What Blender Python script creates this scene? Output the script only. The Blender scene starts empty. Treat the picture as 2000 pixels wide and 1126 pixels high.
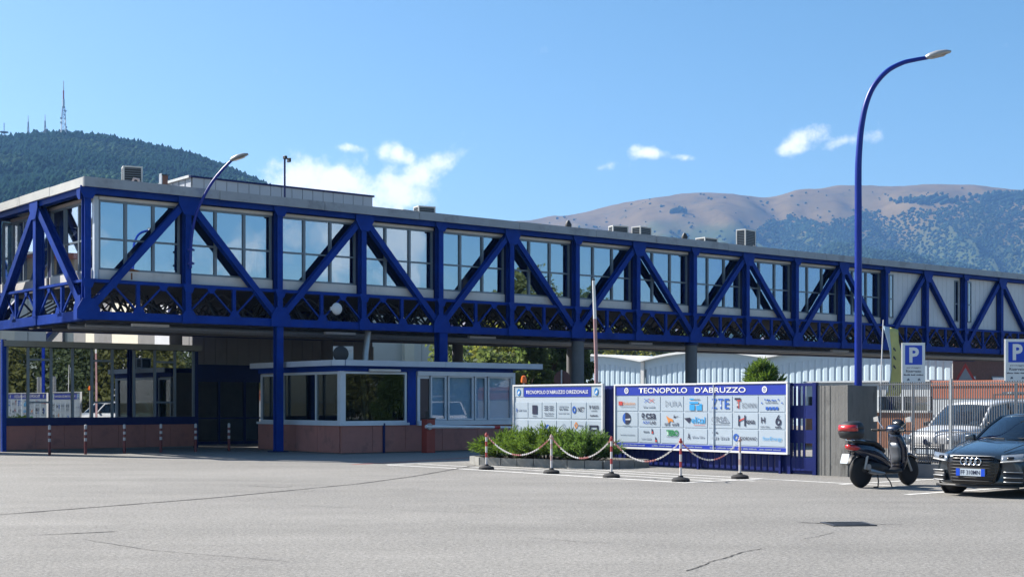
import bpy, math, random
import numpy as np
from mathutils import Vector, Matrix, noise as mnoise

random.seed(7)
rng = np.random.default_rng(11)
SC = bpy.context.scene
COL = SC.collection
R = math.radians

# ------------------------------------------------------------------ camera
cam_d = bpy.data.cameras.new('camera')
cam = bpy.data.objects.new('camera', cam_d)
COL.objects.link(cam)
cam.location = (0, 0, 1.65)
cam.rotation_euler = (R(90), 0, 0)
cam_d.sensor_width = 36
cam_d.lens = 36 * 2735 / 2000
cam_d.shift_y = 0.111
cam_d.clip_start = 0.1
cam_d.clip_end = 20000
SC.camera = cam

# ------------------------------------------------------------------ sun, sky, exposure
SUN_EL = R(39)
SUN_XY = Vector((-0.90, 0.436)).normalized()
sun_dir = Vector((SUN_XY.x * math.cos(SUN_EL), SUN_XY.y * math.cos(SUN_EL), math.sin(SUN_EL)))
sd = bpy.data.lights.new('sun', 'SUN')
sd.energy = 5.0
sd.angle = R(0.53)
sd.color = (1.0, 0.95, 0.87)
so = bpy.data.objects.new('sun', sd)
COL.objects.link(so)
so.rotation_euler = sun_dir.to_track_quat('Z', 'Y').to_euler()

W = bpy.data.worlds.new('World')
SC.world = W
W.use_nodes = True
W.cycles.sampling_method = 'MANUAL'
W.cycles.sample_map_resolution = 512
wn, wl = W.node_tree.nodes, W.node_tree.links
wn.clear()


def nd(nodes, typ, **kw):
    n = nodes.new(typ)
    for k, v in kw.items():
        setattr(n, k, v)
    return n


sky = nd(wn, 'ShaderNodeTexSky', sky_type='NISHITA')
sky.sun_disc = False
sky.sun_elevation = SUN_EL
sky.sun_rotation = math.atan2(SUN_XY.x, SUN_XY.y)
sky.altitude = 700
sky.air_density = 1.0
sky.dust_density = 1.8
sky.ozone_density = 2.6
bg = nd(wn, 'ShaderNodeBackground')
bg.inputs['Strength'].default_value = 0.070
wout = nd(wn, 'ShaderNodeOutputWorld')
tc = nd(wn, 'ShaderNodeTexCoord')


def wm(op, a, b=None, c=None):
    n = nd(wn, 'ShaderNodeMath', operation=op)
    for i, x in enumerate((a, b, c)):
        if x is None:
            continue
        if isinstance(x, (int, float)):
            n.inputs[i].default_value = x
        else:
            wl.new(x, n.inputs[i])
    return n.outputs[0]


# fair-weather clouds: soft lumps at real bearings (azimuth from +Y, elevation), broken up by noise
sx = nd(wn, 'ShaderNodeSeparateXYZ')
wl.new(tc.outputs['Generated'], sx.inputs[0])
az = wm('ARCTAN2', sx.outputs[0], sx.outputs[1])
el = wm('ARCSINE', sx.outputs[2])
wnz = nd(wn, 'ShaderNodeTexNoise')
wnz.inputs['Scale'].default_value = 55
wnz.inputs['Detail'].default_value = 12
wnz.inputs['Roughness'].default_value = 0.62
wl.new(tc.outputs['Generated'], wnz.inputs['Vector'])
wnz2 = nd(wn, 'ShaderNodeTexNoise')
wnz2.inputs['Scale'].default_value = 20
wnz2.inputs['Detail'].default_value = 5
wl.new(tc.outputs['Generated'], wnz2.inputs['Vector'])
# (azimuth deg, elevation deg, half width deg, half height deg, tilt, strength)
CL = [(-7.9, 8.55, 2.1, 0.5, 0.0, 1.2), (-4.5, 8.2, 1.7, 0.42, 0.05, 1.0), (-8.6, 9.05, 1.5, 0.62, 0.0, 1.25), (-6.9, 8.8, 1.7, 0.62, 0.0, 1.25), (-5.2, 8.55, 1.7, 0.75, 0.12, 1.2), (-3.9, 9.2, 1.25, 0.55, 0.45, 1.15),
      (-3.0, 9.75, 0.95, 0.42, 0.35, 1.0), (-4.6, 9.9, 0.9, 0.35, -0.25, 0.95), (-5.2, 10.05, 0.55, 0.4, 0.0, 0.95), (-6.4, 10.2, 0.8, 0.16, -0.1, 0.8), (-5.9, 9.8, 0.28, 0.35, 0, 0.72),
      (-5.6, 7.7, 0.9, 0.35, 0.0, 0.6), (-9.35, 9.35, 0.35, 0.25, 0, 0.7),
      (5.55, 10.05, 0.8, 0.2, -0.08, 1.0), (5.1, 10.2, 0.35, 0.2, 0, 0.9), (6.9, 9.85, 0.7, 0.12, -0.1, 0.62), (3.7, 9.5, 0.5, 0.16, 0.2, 0.72),
      (11.9, 10.5, 0.8, 0.38, 0.25, 0.95), (11.4, 10.1, 0.75, 0.25, 0.1, 0.8), (13.6, 10.3, 0.9, 0.22, 0.15, 0.72), (17.6, 8.05, 0.42, 0.16, 0, 1.0)]
tot = None
for (a, e, wa, we, tilt, s) in CL:
    if a > 180:
        a -= 360
    wa *= 1.12; we *= 1.3
    da = wm('MULTIPLY', wm('SUBTRACT', az, R(a)), 1 / R(wa))
    de = wm('SUBTRACT', el, R(e))
    if tilt:
        de = wm('SUBTRACT', de, wm('MULTIPLY', da, tilt * R(wa)))
    de = wm('MULTIPLY', de, 1 / R(we))
    q = wm('ADD', wm('MULTIPLY', da, da), wm('MULTIPLY', de, de))
    g = wm('MULTIPLY', wm('POWER', 2.718, wm('MULTIPLY', q, -0.8)), s)
    tot = g if tot is None else wm('MAXIMUM', tot, g)
# elsewhere round the horizon: the same kind of scattered low clouds
wnz3 = nd(wn, 'ShaderNodeTexNoise')
wnz3.inputs['Scale'].default_value = 5.5
wnz3.inputs['Detail'].default_value = 3
wl.new(tc.outputs['Generated'], wnz3.inputs['Vector'])
band = nd(wn, 'ShaderNodeMapRange', interpolation_type='SMOOTHSTEP')
band.inputs['From Min'].default_value = R(24); band.inputs['From Max'].default_value = R(6)
wl.new(el, band.inputs['Value'])
side = nd(wn, 'ShaderNodeMapRange', interpolation_type='SMOOTHSTEP')
side.inputs['From Min'].default_value = 0.85; side.inputs['From Max'].default_value = 0.4
wl.new(sx.outputs[1], side.inputs['Value'])
oth = wm('MULTIPLY', wm('MULTIPLY', wm('MULTIPLY', wm('SUBTRACT', wnz3.outputs[0], 0.47), 7.0), band.outputs[0]), side.outputs[0])
tot = wm('MAXIMUM', tot, wm('MINIMUM', oth, 1.05))
nmix = wm('ADD', wm('MULTIPLY', wnz.outputs[0], 1.25), wm('MULTIPLY', wnz2.outputs[0], 0.55))
dens = wm('ADD', wm('MULTIPLY', tot, 1.25), wm('SUBTRACT', wm('MULTIPLY', nmix, 1.9), 2.38))
mr = nd(wn, 'ShaderNodeMapRange', interpolation_type='SMOOTHSTEP')
mr.inputs['From Min'].default_value = -0.22
mr.inputs['From Max'].default_value = 0.80
wl.new(dens, mr.inputs['Value'])
# sky tint: a little more saturated, as a summer sky in mountain air
hs = nd(wn, 'ShaderNodeHueSaturation')
hs.inputs['Saturation'].default_value = 1.2
hs.inputs['Hue'].default_value = 0.490
wl.new(sky.outputs[0], hs.inputs['Color'])
mx = nd(wn, 'ShaderNodeMixRGB')
mx.inputs['Color2'].default_value = (9.4, 9.3, 9.1, 1)
wl.new(wm('MULTIPLY', mr.outputs[0], 0.90), mx.inputs['Fac'])
wl.new(hs.outputs[0], mx.inputs['Color1'])
wl.new(mx.outputs[0], bg.inputs['Color'])
wl.new(bg.outputs[0], wout.inputs['Surface'])

SC.view_settings.view_transform = 'Standard'
SC.view_settings.look = 'None'
SC.view_settings.gamma = 1
SC.view_settings.exposure = 1.15
SC.view_settings.use_curve_mapping = False
SC.render.engine = 'CYCLES'
SC.cycles.use_denoising = True
SC.cycles.max_bounces = 8
SC.cycles.transparent_max_bounces = 12
SC.cycles.volume_bounces = 1
SC.cycles.caustics_reflective = False
SC.cycles.caustics_refractive = False
SC.cycles.sample_clamp_indirect = 8

# ------------------------------------------------------------------ site frame: u runs along the bridge, v away behind it
C0 = Vector((-12.84, 42.4, 0))
TH = math.atan2(.6268, .7792)
UX, UY = math.cos(TH), math.sin(TH)


def B(u, v, z=0.0):
    return Vector((C0.x + u * UX - v * UY, C0.y + u * UY + v * UX, z))


# ------------------------------------------------------------------ materials
MATS = {}


def mat(name, col, rough=0.6, metal=0.0, var=0.12, scale=3.0, bump=0.0, bscale=60, spec=0.5, var2=0.0, coat=0.0, stain=None, stain_amt=0.0, stain_scale=1.2, stretch=None):
    if name in MATS:
        return MATS[name]
    m = bpy.data.materials.new(name)
    m.use_nodes = True
    n, l = m.node_tree.nodes, m.node_tree.links
    b = n['Principled BSDF']
    b.inputs['Roughness'].default_value = rough
    b.inputs['Metallic'].default_value = metal
    b.inputs['Specular IOR Level'].default_value = spec
    if coat:
        b.inputs['Coat Weight'].default_value = coat
        b.inputs['Coat Roughness'].default_value = 0.04
    t = n.new('ShaderNodeTexCoord')
    vec = t.outputs['Object']
    if stretch:
        mp = n.new('ShaderNodeMapping')
        mp.inputs['Scale'].default_value = stretch
        l.new(vec, mp.inputs['Vector'])
        vec = mp.outputs[0]
    z = n.new('ShaderNodeTexNoise')
    z.inputs['Scale'].default_value = scale
    z.inputs['Detail'].default_value = 6
    z.inputs['Roughness'].default_value = 0.65
    l.new(vec, z.inputs['Vector'])
    mr = n.new('ShaderNodeMapRange')
    mr.inputs['From Min'].default_value = 0.25
    mr.inputs['From Max'].default_value = 0.75
    mr.inputs['To Min'].default_value = 1 - var
    mr.inputs['To Max'].default_value = 1 + var
    l.new(z.outputs[0], mr.inputs['Value'])
    h = n.new('ShaderNodeHueSaturation')
    h.inputs['Color'].default_value = (*col, 1)
    l.new(mr.outputs[0], h.inputs['Value'])
    out = h.outputs[0]
    if stain:
        z2 = n.new('ShaderNodeTexNoise')
        z2.inputs['Scale'].default_value = stain_scale
        z2.inputs['Detail'].default_value = 8
        z2.inputs['Roughness'].default_value = 0.7
        l.new(vec, z2.inputs['Vector'])
        m2 = n.new('ShaderNodeMapRange')
        m2.interpolation_type = 'SMOOTHSTEP'
        m2.inputs['From Min'].default_value = 0.5
        m2.inputs['From Max'].default_value = 0.68
        m2.inputs['To Max'].default_value = stain_amt
        l.new(z2.outputs[0], m2.inputs['Value'])
        mi = n.new('ShaderNodeMixRGB')
        mi.inputs['Color2'].default_value = (*stain, 1)
        l.new(m2.outputs[0], mi.inputs['Fac'])
        l.new(out, mi.inputs['Color1'])
        out = mi.outputs[0]
    l.new(out, b.inputs['Base Color'])
    rr = n.new('ShaderNodeMapRange')
    rr.inputs['To Min'].default_value = max(0.02, rough - 0.08)
    rr.inputs['To Max'].default_value = min(1, rough + 0.1)
    l.new(z.outputs[0], rr.inputs['Value'])
    l.new(rr.outputs[0], b.inputs['Roughness'])
    if bump:
        z3 = n.new('ShaderNodeTexNoise')
        z3.inputs['Scale'].default_value = bscale
        z3.inputs['Detail'].default_value = 4
        l.new(t.outputs['Object'], z3.inputs['Vector'])
        bp = n.new('ShaderNodeBump')
        bp.inputs['Strength'].default_value = bump
        bp.inputs['Distance'].default_value = 0.02
        l.new(z3.outputs[0], bp.inputs['Height'])
        l.new(bp.outputs[0], b.inputs['Normal'])
    MATS[name] = m
    return m


def glass(name, tint, refl, wob=0.0, coat=(0.93, 0.96, 1)):
    """flat architectural glazing: tinted see-through mixed with a mirror by facing angle"""
    if name in MATS:
        return MATS[name]
    m = bpy.data.materials.new(name)
    m.use_nodes = True
    n, l = m.node_tree.nodes, m.node_tree.links
    n.clear()
    o = n.new('ShaderNodeOutputMaterial')
    tr = n.new('ShaderNodeBsdfTransparent')
    tr.inputs[0].default_value = (*tint, 1)
    gl = n.new('ShaderNodeBsdfGlossy')
    gl.inputs['Roughness'].default_value = 0.0
    gl.inputs[0].default_value = (*coat, 1)
    lw = n.new('ShaderNodeLayerWeight')
    lw.inputs['Blend'].default_value = 0.5
    p = n.new('ShaderNodeMath'); p.operation = 'POWER'
    l.new(lw.outputs['Facing'], p.inputs[0]); p.inputs[1].default_value = 4.0
    ma = n.new('ShaderNodeMath'); ma.operation = 'MULTIPLY_ADD'
    l.new(p.outputs[0], ma.inputs[0]); ma.inputs[1].default_value = 1 - refl; ma.inputs[2].default_value = refl
    mi = n.new('ShaderNodeMixShader')
    l.new(ma.outputs[0], mi.inputs[0]); l.new(tr.outputs[0], mi.inputs[1]); l.new(gl.outputs[0], mi.inputs[2])
    l.new(mi.outputs[0], o.inputs[0])
    if wob:
        t = n.new('ShaderNodeTexCoord'); z = n.new('ShaderNodeTexNoise'); z.inputs['Scale'].default_value = 0.9; z.inputs['Detail'].default_value = 1
        l.new(t.outputs['Object'], z.inputs['Vector'])
        bp = n.new('ShaderNodeBump'); bp.inputs['Strength'].default_value = wob; bp.inputs['Distance'].default_value = 0.05
        l.new(z.outputs[0], bp.inputs['Height']); l.new(bp.outputs[0], gl.inputs['Normal'])
    MATS[name] = m
    return m


BLUE = mat('blue_steel_paint', (0.006, 0.038, 0.26), 0.5, var=0.32, scale=1.3, spec=0.1, stain=(0.024, 0.055, 0.23), stain_amt=0.5, stain_scale=2.2)
LAMPBLUE = mat('lamp_blue_paint', (0.003, 0.022, 0.25), 0.35, var=0.12, spec=0.35)
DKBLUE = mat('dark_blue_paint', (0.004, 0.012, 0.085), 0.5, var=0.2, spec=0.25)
FENCEBLUE = mat('fence_blue_paint', (0.003, 0.011, 0.11), 0.45, var=0.25, scale=2, spec=0.25)
FASCIA = mat('fascia_sheet', (0.31, 0.335, 0.37), 0.5, var=0.12, scale=1.4, stain=(0.17, 0.18, 0.195), stain_amt=0.6, stain_scale=1.1)
LIGHTFASCIA = mat('light_fascia', (0.46, 0.52, 0.60), 0.45, var=0.1, scale=1.2)
PANELW = mat('cream_panel', (0.62, 0.60, 0.57), 0.55, var=0.08, scale=1.5, stain=(0.36, 0.33, 0.30), stain_amt=0.35, stain_scale=1.7)
RUST = mat('rust_stain', (0.22, 0.09, 0.03), 0.85, var=0.35, scale=12)
WALLW = mat('white_wall_panel', (0.66, 0.68, 0.71), 0.55, var=0.06, scale=1.0)
ALU = mat('aluminium_frame', (0.17, 0.21, 0.25), 0.4, 0.2, var=0.1)
ALUL = mat('light_aluminium', (0.56, 0.62, 0.68), 0.4, 0.1, var=0.06)
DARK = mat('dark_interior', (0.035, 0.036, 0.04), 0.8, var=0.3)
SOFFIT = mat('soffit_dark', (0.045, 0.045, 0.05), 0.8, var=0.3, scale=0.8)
CEIL = mat('ceiling_white', (0.5, 0.5, 0.5), 0.8, var=0.05)
FLOORM = mat('floor_lino', (0.2, 0.2, 0.21), 0.6, var=0.1)
CONC = mat('concrete', (0.17, 0.168, 0.16), 0.85, var=0.25, scale=2.5, bump=0.5, bscale=40, stain=(0.065, 0.064, 0.06), stain_amt=0.85, stain_scale=2.2, stretch=(1, 1, 0.35))
CONCDK = mat('column_concrete', (0.16, 0.16, 0.165), 0.8, var=0.2, scale=2)
PINK = mat('terracotta_panel', (0.37, 0.155, 0.125), 0.7, var=0.16, scale=1.1, bump=0.15, bscale=90, stain=(0.20, 0.10, 0.085), stain_amt=0.6, stain_scale=1.8)
METALP = mat('skylit_ribbed_sheet', (0.40, 0.43, 0.48), 0.5, var=0.08, scale=0.7)  # lighter copy of the hall sheet: sky light painted into the upper wall
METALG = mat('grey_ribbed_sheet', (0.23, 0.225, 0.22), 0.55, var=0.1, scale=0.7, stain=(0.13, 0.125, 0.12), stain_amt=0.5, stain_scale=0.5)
CAPW = mat('pale_metal_cap', (0.6, 0.6, 0.58), 0.4, 0.2, var=0.08)
PRECAST = mat('precast_white', (0.58, 0.58, 0.54), 0.8, var=0.08, scale=0.6)
PILAS = mat('precast_cream', (0.72, 0.68, 0.56), 0.8, var=0.06)
SHEDW = mat('shed_white_sheet', (0.44, 0.55, 0.63), 0.45, var=0.06, scale=0.8)
BRICK = mat('brown_brick', (0.20, 0.10, 0.08), 0.85, var=0.25, scale=6, bump=0.3, bscale=30)
ORANGE = mat('orange_red_wall', (0.42, 0.13, 0.07), 0.75, var=0.15, scale=1.5)
WHITEP = mat('white_paint', (0.74, 0.74, 0.73), 0.45, var=0.06)
REDP = mat('red_paint', (0.45, 0.03, 0.025), 0.4, var=0.12)
BLACK = mat('black_rubber', (0.014, 0.014, 0.015), 0.75, var=0.2)
BLACKG = mat('black_gloss', (0.010, 0.010, 0.012), 0.18, var=0.1)
BLACKP = mat('black_plastic', (0.022, 0.022, 0.024), 0.5, var=0.15)
CHROME = mat('chrome', (0.75, 0.76, 0.78), 0.12, 1.0, var=0.03)
STEEL = mat('galvanised_steel', (0.42, 0.43, 0.44), 0.42, 0.6, var=0.12, scale=8)
LAMPHEAD = mat('lamp_head_grey', (0.33, 0.34, 0.35), 0.4, 0.3, var=0.06)
SIGNW = mat('sign_white_vinyl', (0.46, 0.52, 0.58), 0.4, var=0.03, scale=2)
SIGNC = mat('sign_cell_vinyl', (0.40, 0.47, 0.54), 0.4, var=0.03, scale=2)
SIGNB = mat('sign_blue_vinyl', (0.012, 0.035, 0.36), 0.35, var=0.05)
PBLUE = mat('parking_blue_film', (0.005, 0.07, 0.58), 0.3, var=0.04)
INK = mat('ink_navy', (0.012, 0.016, 0.05), 0.5, var=0.05)
INKG = mat('ink_grey', (0.14, 0.17, 0.22), 0.5, var=0.05)
INKL = mat('ink_pale', (0.27, 0.32, 0.39), 0.5, var=0.04)
INKB = mat('ink_blue', (0.01, 0.09, 0.42), 0.5, var=0.05)
INKC = mat('ink_cyan', (0.02, 0.30, 0.62), 0.5, var=0.05)
INKR = mat('ink_red', (0.52, 0.05, 0.04), 0.5, var=0.05)
INKO = mat('ink_orange', (0.62, 0.22, 0.04), 0.5, var=0.05)
INKGR = mat('ink_green', (0.01, 0.20, 0.06), 0.5, var=0.05)
G_BRIDGE = glass('bridge_glass', (0.46, 0.50, 0.55), 0.42, 0.07, (0.66, 0.83, 1.0))
G_END = glass('end_glass', (0.75, 0.80, 0.85), 0.42)
G_PAV = glass('pavilion_glass', (0.08, 0.10, 0.12), 0.34)
G_HUT = glass('hut_glass', (0.42, 0.50, 0.50), 0.07)
G_CAR = glass('car_glass', (0.20, 0.26, 0.30), 0.10)

# ------------------------------------------------------------------ mesh builder
BOXF = [(0, 3, 2, 1), (4, 5, 6, 7), (0, 1, 5, 4), (1, 2, 6, 5), (2, 3, 7, 6), (3, 0, 4, 7)]


class MB:
    def __init__(s):
        s.v = []; s.f = []

    def add(s, vs, fs):
        o = len(s.v)
        s.v += [tuple(p) for p in vs]
        s.f += [tuple(i + o for i in f) for f in fs]
        return s

    def box(s, x0, x1, y0, y1, z0, z1):
        return s.add([(x0, y0, z0), (x1, y0, z0), (x1, y1, z0), (x0, y1, z0), (x0, y0, z1), (x1, y0, z1), (x1, y1, z1), (x0, y1, z1)], BOXF)

    def frame(s, p0, p1, side):
        p0, p1 = Vector(p0), Vector(p1)
        d = (p1 - p0).normalized()
        a = (Vector(side) - d * d.dot(Vector(side))).normalized()
        return p0, p1, d, a, d.cross(a)

    def beam(s, p0, p1, w, dp, out):
        """rectangular bar; 'out' = direction of its depth dp, w across"""
        p0, p1, d, a, c = s.frame(p0, p1, out)
        q = [(-w / 2, -dp / 2), (w / 2, -dp / 2), (w / 2, dp / 2), (-w / 2, dp / 2)]
        vs = [p0 + c * i + a * j for i, j in q] + [p1 + c * i + a * j for i, j in q]
        return s.add(vs, BOXF)

    def hbeam(s, p0, p1, w, dp, out, t=0.03):
        p0, p1, d, a, c = s.frame(p0, p1, out)
        for (cw, ca, ww, wd) in ((0, -dp / 2 + t / 2, w, t), (0, dp / 2 - t / 2, w, t), (0, 0, t, dp - 2 * t)):
            q = [(-ww / 2, ca - wd / 2), (ww / 2, ca - wd / 2), (ww / 2, ca + wd / 2), (-ww / 2, ca + wd / 2)]
            s.add([p0 + c * i + a * j for i, j in q] + [p1 + c * i + a * j for i, j in q], BOXF)
        return s

    def tube(s, path, r, seg=8, cap=True):
        path = [Vector(p) for p in path]
        n = len(path)
        rs = r if isinstance(r, (list, tuple)) else [r] * n
        o = len(s.v)
        ref = None
        for i, p in enumerate(path):
            t = (path[min(i + 1, n - 1)] - path[max(i - 1, 0)]).normalized()
            if ref is None:
                ref = Vector((0, 0, 1)) if abs(t.z) < 0.9 else Vector((1, 0, 0))
            a = (ref - t * ref.dot(t)).normalized()
            ref = a
            b = t.cross(a)
            for k in range(seg):
                w = 2 * math.pi * k / seg
                s.v.append(tuple(p + (a * math.cos(w) + b * math.sin(w)) * rs[i]))
        for i in range(n - 1):
            for k in range(seg):
                k2 = (k + 1) % seg
                s.f.append((o + i * seg + k, o + i * seg + k2, o + (i + 1) * seg + k2, o + (i + 1) * seg + k))
        if cap:
            s.f.append(tuple(o + k for k in reversed(range(seg))))
            s.f.append(tuple(o + (n - 1) * seg + k for k in range(seg)))
        return s

    def lathe(s, prof, seg=16, c=(0, 0, 0), axis='z'):
        o = len(s.v)
        for r, h in prof:
            for k in range(seg):
                w = 2 * math.pi * k / seg
                x, y = r * math.cos(w), r * math.sin(w)
                p = {'z': (x, y, h), 'y': (x, h, y), 'x': (h, x, y)}[axis]
                s.v.append((p[0] + c[0], p[1] + c[1], p[2] + c[2]))
        for i in range(len(prof) - 1):
            for k in range(seg):
                k2 = (k + 1) % seg
                s.f.append((o + i * seg + k, o + i * seg + k2, o + (i + 1) * seg + k2, o + (i + 1) * seg + k))
        s.f.append(tuple(o + k for k in reversed(range(seg))))
        s.f.append(tuple(o + (len(prof) - 1) * seg + k for k in range(seg)))
        return s

    def prism(s, poly, a0, a1, plane='xz'):
        """poly extruded along the axis that is not in 'plane'"""
        n = len(poly)
        mk = {'xz': lambda p, a: (p[0], a, p[1]), 'yz': lambda p, a: (a, p[0], p[1]), 'xy': lambda p, a: (p[0], p[1], a)}[plane]
        vs = [mk(p, a0) for p in poly] + [mk(p, a1) for p in poly]
        fs = [tuple(range(n)), tuple(reversed(range(n, 2 * n)))] + [(i, i + n, (i + 1) % n + n, (i + 1) % n) for i in range(n)]
        return s.add(vs, fs)

    def loft(s, rings, closed=True, cap=True):
        o = len(s.v); n = len(rings[0])
        for r in rings:
            s.v += [tuple(p) for p in r]
        for i in range(len(rings) - 1):
            for k in range(n if closed else n - 1):
                k2 = (k + 1) % n
                s.f.append((o + i * n + k, o + i * n + k2, o + (i + 1) * n + k2, o + (i + 1) * n + k))
        if cap and closed:
            s.f.append(tuple(o + k for k in reversed(range(n))))
            s.f.append(tuple(o + (len(rings) - 1) * n + k for k in range(n)))
        return s

    def mesh(s, name, m, smooth=False, recalc=True):
        me = bpy.data.meshes.new(name)
        me.from_pydata(s.v, [], s.f)
        if m:
            me.materials.append(m)
        if recalc:
            import bmesh
            b = bmesh.new(); b.from_mesh(me)
            bmesh.ops.recalc_face_normals(b, faces=b.faces)
            b.to_mesh(me); b.free()
        if smooth:
            me.polygons.foreach_set('use_smooth', [True] * len(me.polygons))
            if smooth != 'all':
                me.set_sharp_from_angle(angle=R(40))
        return me

    def build(s, name, m, parent=None, smooth=False, bevel=0, subsurf=0):
        o = put(name, s.mesh(name, m, smooth), parent)
        if bevel:
            b = o.modifiers.new('bevel', 'BEVEL'); b.width = bevel; b.segments = 2; b.limit_method = 'ANGLE'
        if subsurf:
            q = o.modifiers.new('sub', 'SUBSURF'); q.levels = subsurf; q.render_levels = subsurf
        return o


def put(name, me, parent=None, loc=None, rz=None, scale=None):
    o = bpy.data.objects.new(name, me)
    COL.objects.link(o)
    if parent:
        o.parent = parent
    if loc is not None:
        o.location = loc
    if rz is not None:
        o.rotation_euler = (0, 0, rz)
    if scale is not None:
        o.scale = scale
    return o


def tag(o, label, cat, group=None):
    o['label'] = label; o['category'] = cat
    if group:
        o['group'] = group
    return o


def thing(name, label, cat, loc=(0, 0, 0), rz=0.0, group=None):
    o = bpy.data.objects.new(name, None)
    COL.objects.link(o)
    o.location = loc; o.rotation_euler = (0, 0, rz)
    o.empty_display_size = 0.2
    return tag(o, label, cat, group)


def kind(o, k):
    o['kind'] = k
    return o


def copy_tree(o, parent=None):
    c = o.copy(); COL.objects.link(c); c.parent = parent
    for ch in list(o.children):
        copy_tree(ch, c)
    return c


# ------------------------------------------------------------------ lettering (built-in font turned into flat meshes)
TXT = {}


def text_mesh(s, m, weight=0.0):
    key = (s, m.name, weight)
    if key in TXT:
        return TXT[key]
    c = bpy.data.curves.new('lettering', 'FONT')
    c.body = s; c.size = 1; c.offset = weight; c.extrude = 0.0; c.resolution_u = 3
    o = bpy.data.objects.new('lettering_tmp', c)
    me = bpy.data.meshes.new_from_object(o)
    bpy.data.objects.remove(o); bpy.data.curves.remove(c)
    n = len(me.vertices)
    co = np.zeros(n * 3); me.vertices.foreach_get('co', co); co = co.reshape(-1, 3)
    lo, hi = co.min(0), co.max(0)
    co2 = np.zeros_like(co)
    co2[:, 0] = (co[:, 0] - (lo[0] + hi[0]) / 2) / (hi[0] - lo[0])
    co2[:, 2] = (co[:, 1] - (lo[1] + hi[1]) / 2) / (hi[1] - lo[1])
    me.vertices.foreach_set('co', co2.ravel()); me.update()
    me.materials.clear(); me.materials.append(m)
    me.name = 'lettering'
    TXT[key] = me
    return me


def text(s, cx, cz, w, h, y, m, parent, weight=0.0, name='lettering'):
    o = put(name, text_mesh(s, m, weight), parent, (cx, y, cz), None, (w, 1, h))
    return o

# ------------------------------------------------------------------ ground
def asphalt():
    m = bpy.data.materials.new('asphalt')
    m.use_nodes = True
    n, l = m.node_tree.nodes, m.node_tree.links
    b = n['Principled BSDF']
    b.inputs['Roughness'].default_value = 0.9
    t = n.new('ShaderNodeTexCoord')

    def nz(scale, det=5, rough=0.6, stretch=None, rot=0):
        v = t.outputs['Object']
        if stretch:
            mp = n.new('ShaderNodeMapping'); mp.inputs['Scale'].default_value = stretch; mp.inputs['Rotation'].default_value = (0, 0, rot)
            l.new(v, mp.inputs['Vector']); v = mp.outputs[0]
        z = n.new('ShaderNodeTexNoise'); z.inputs['Scale'].default_value = scale; z.inputs['Detail'].default_value = det; z.inputs['Roughness'].default_value = rough
        l.new(v, z.inputs['Vector'])
        return z.outputs[0]

    def rng_(v, a, b_, c, d):
        q = n.new('ShaderNodeMapRange'); q.inputs['From Min'].default_value = a; q.inputs['From Max'].default_value = b_
        q.inputs['To Min'].default_value = c; q.inputs['To Max'].default_value = d
        l.new(v, q.inputs['Value']); return q.outputs[0]

    def mul(a, c):
        q = n.new('ShaderNodeMath'); q.operation = 'MULTIPLY'; l.new(a, q.inputs[0]); l.new(c, q.inputs[1]); return q.outputs[0]
    big = mul(rng_(nz(0.12, 4), .3, .7, .86, 1.1), rng_(nz(0.7, 7, 0.75), .56, .74, 1.0, .80))
    mid = rng_(nz(0.9, 6, 0.7), .3, .7, .93, 1.06)
    track = mul(rng_(nz(0.5, 4, 0.6, (0.25, 1.2, 1), R(-38)), .35, .65, .92, 1.06), rng_(nz(0.35, 5, 0.7, (0.3, 1.4, 1), R(40)), .35, .65, .94, 1.05))
    fine = rng_(nz(26, 3, 0.8), .3, .7, .62, 1.36)
    agg = rng_(nz(70, 2, 0.8), .35, .65, .70, 1.3)
    grain = rng_(nz(13, 3, 0.8), .3, .7, .74, 1.26)
    v = mul(mul(mul(big, mid), mul(track, grain)), mul(fine, agg))
    h = n.new('ShaderNodeHueSaturation'); h.inputs['Color'].default_value = (0.212, 0.202, 0.186, 1)
    l.new(v, h.inputs['Value'])
    l.new(h.outputs[0], b.inputs['Base Color'])
    bp = n.new('ShaderNodeBump'); bp.inputs['Strength'].default_value = 0.6; bp.inputs['Distance'].default_value = 0.012
    l.new(nz(45, 3, 0.7), bp.inputs['Height'])
    l.new(bp.outputs[0], b.inputs['Normal'])
    return m


ASPH = asphalt()
GRASSY = mat('dry_grass_ground', (0.13, 0.12, 0.06), 0.95, var=0.35, scale=0.02)
g = MB().add([(-7000, -3000, 0), (7000, -3000, 0), (7000, 9000, 0), (-7000, 9000, 0)], [(0, 1, 2, 3)])
kind(g.build('ground', GRASSY), 'structure').location = (0, 0, -0.02)
g = MB().add([(-90, -70, 0), (120, -70, 0), (120, 150, 0), (-90, 150, 0)], [(0, 1, 2, 3)])
kind(g.build('asphalt_yard', ASPH), 'structure')

LINEW = mat('worn_line_paint', (0.72, 0.71, 0.68), 0.8, var=0.2, scale=6, stain=(0.24, 0.23, 0.22), stain_amt=0.6, stain_scale=5)
TAR = mat('crack_tar', (0.05, 0.046, 0.042), 0.9, var=0.3, scale=9)
REDLINE = mat('red_line_paint', (0.32, 0.07, 0.06), 0.8, var=0.25, scale=6)


def strip(name, pts, w, m, z=0.004):
    """flat painted strip along a polyline of world points"""
    s = MB(); pts = [Vector((p[0], p[1], z)) for p in pts]
    L, Rr = [], []
    for i, p in enumerate(pts):
        t = (pts[min(i + 1, len(pts) - 1)] - pts[max(i - 1, 0)]).normalized()
        nn = Vector((-t.y, t.x, 0))
        ww = w[i] if isinstance(w, list) else w
        L.append(p + nn * ww / 2); Rr.append(p - nn * ww / 2)
    k = len(pts)
    s.add(L + Rr, [(i, i + k, i + k + 1, i + 1) for i in range(k - 1)])
    return kind(put(name, s.mesh(name, m), None), 'structure')


def bl(*uv):
    return [B(u, v).xy for u, v in uv]


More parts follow.
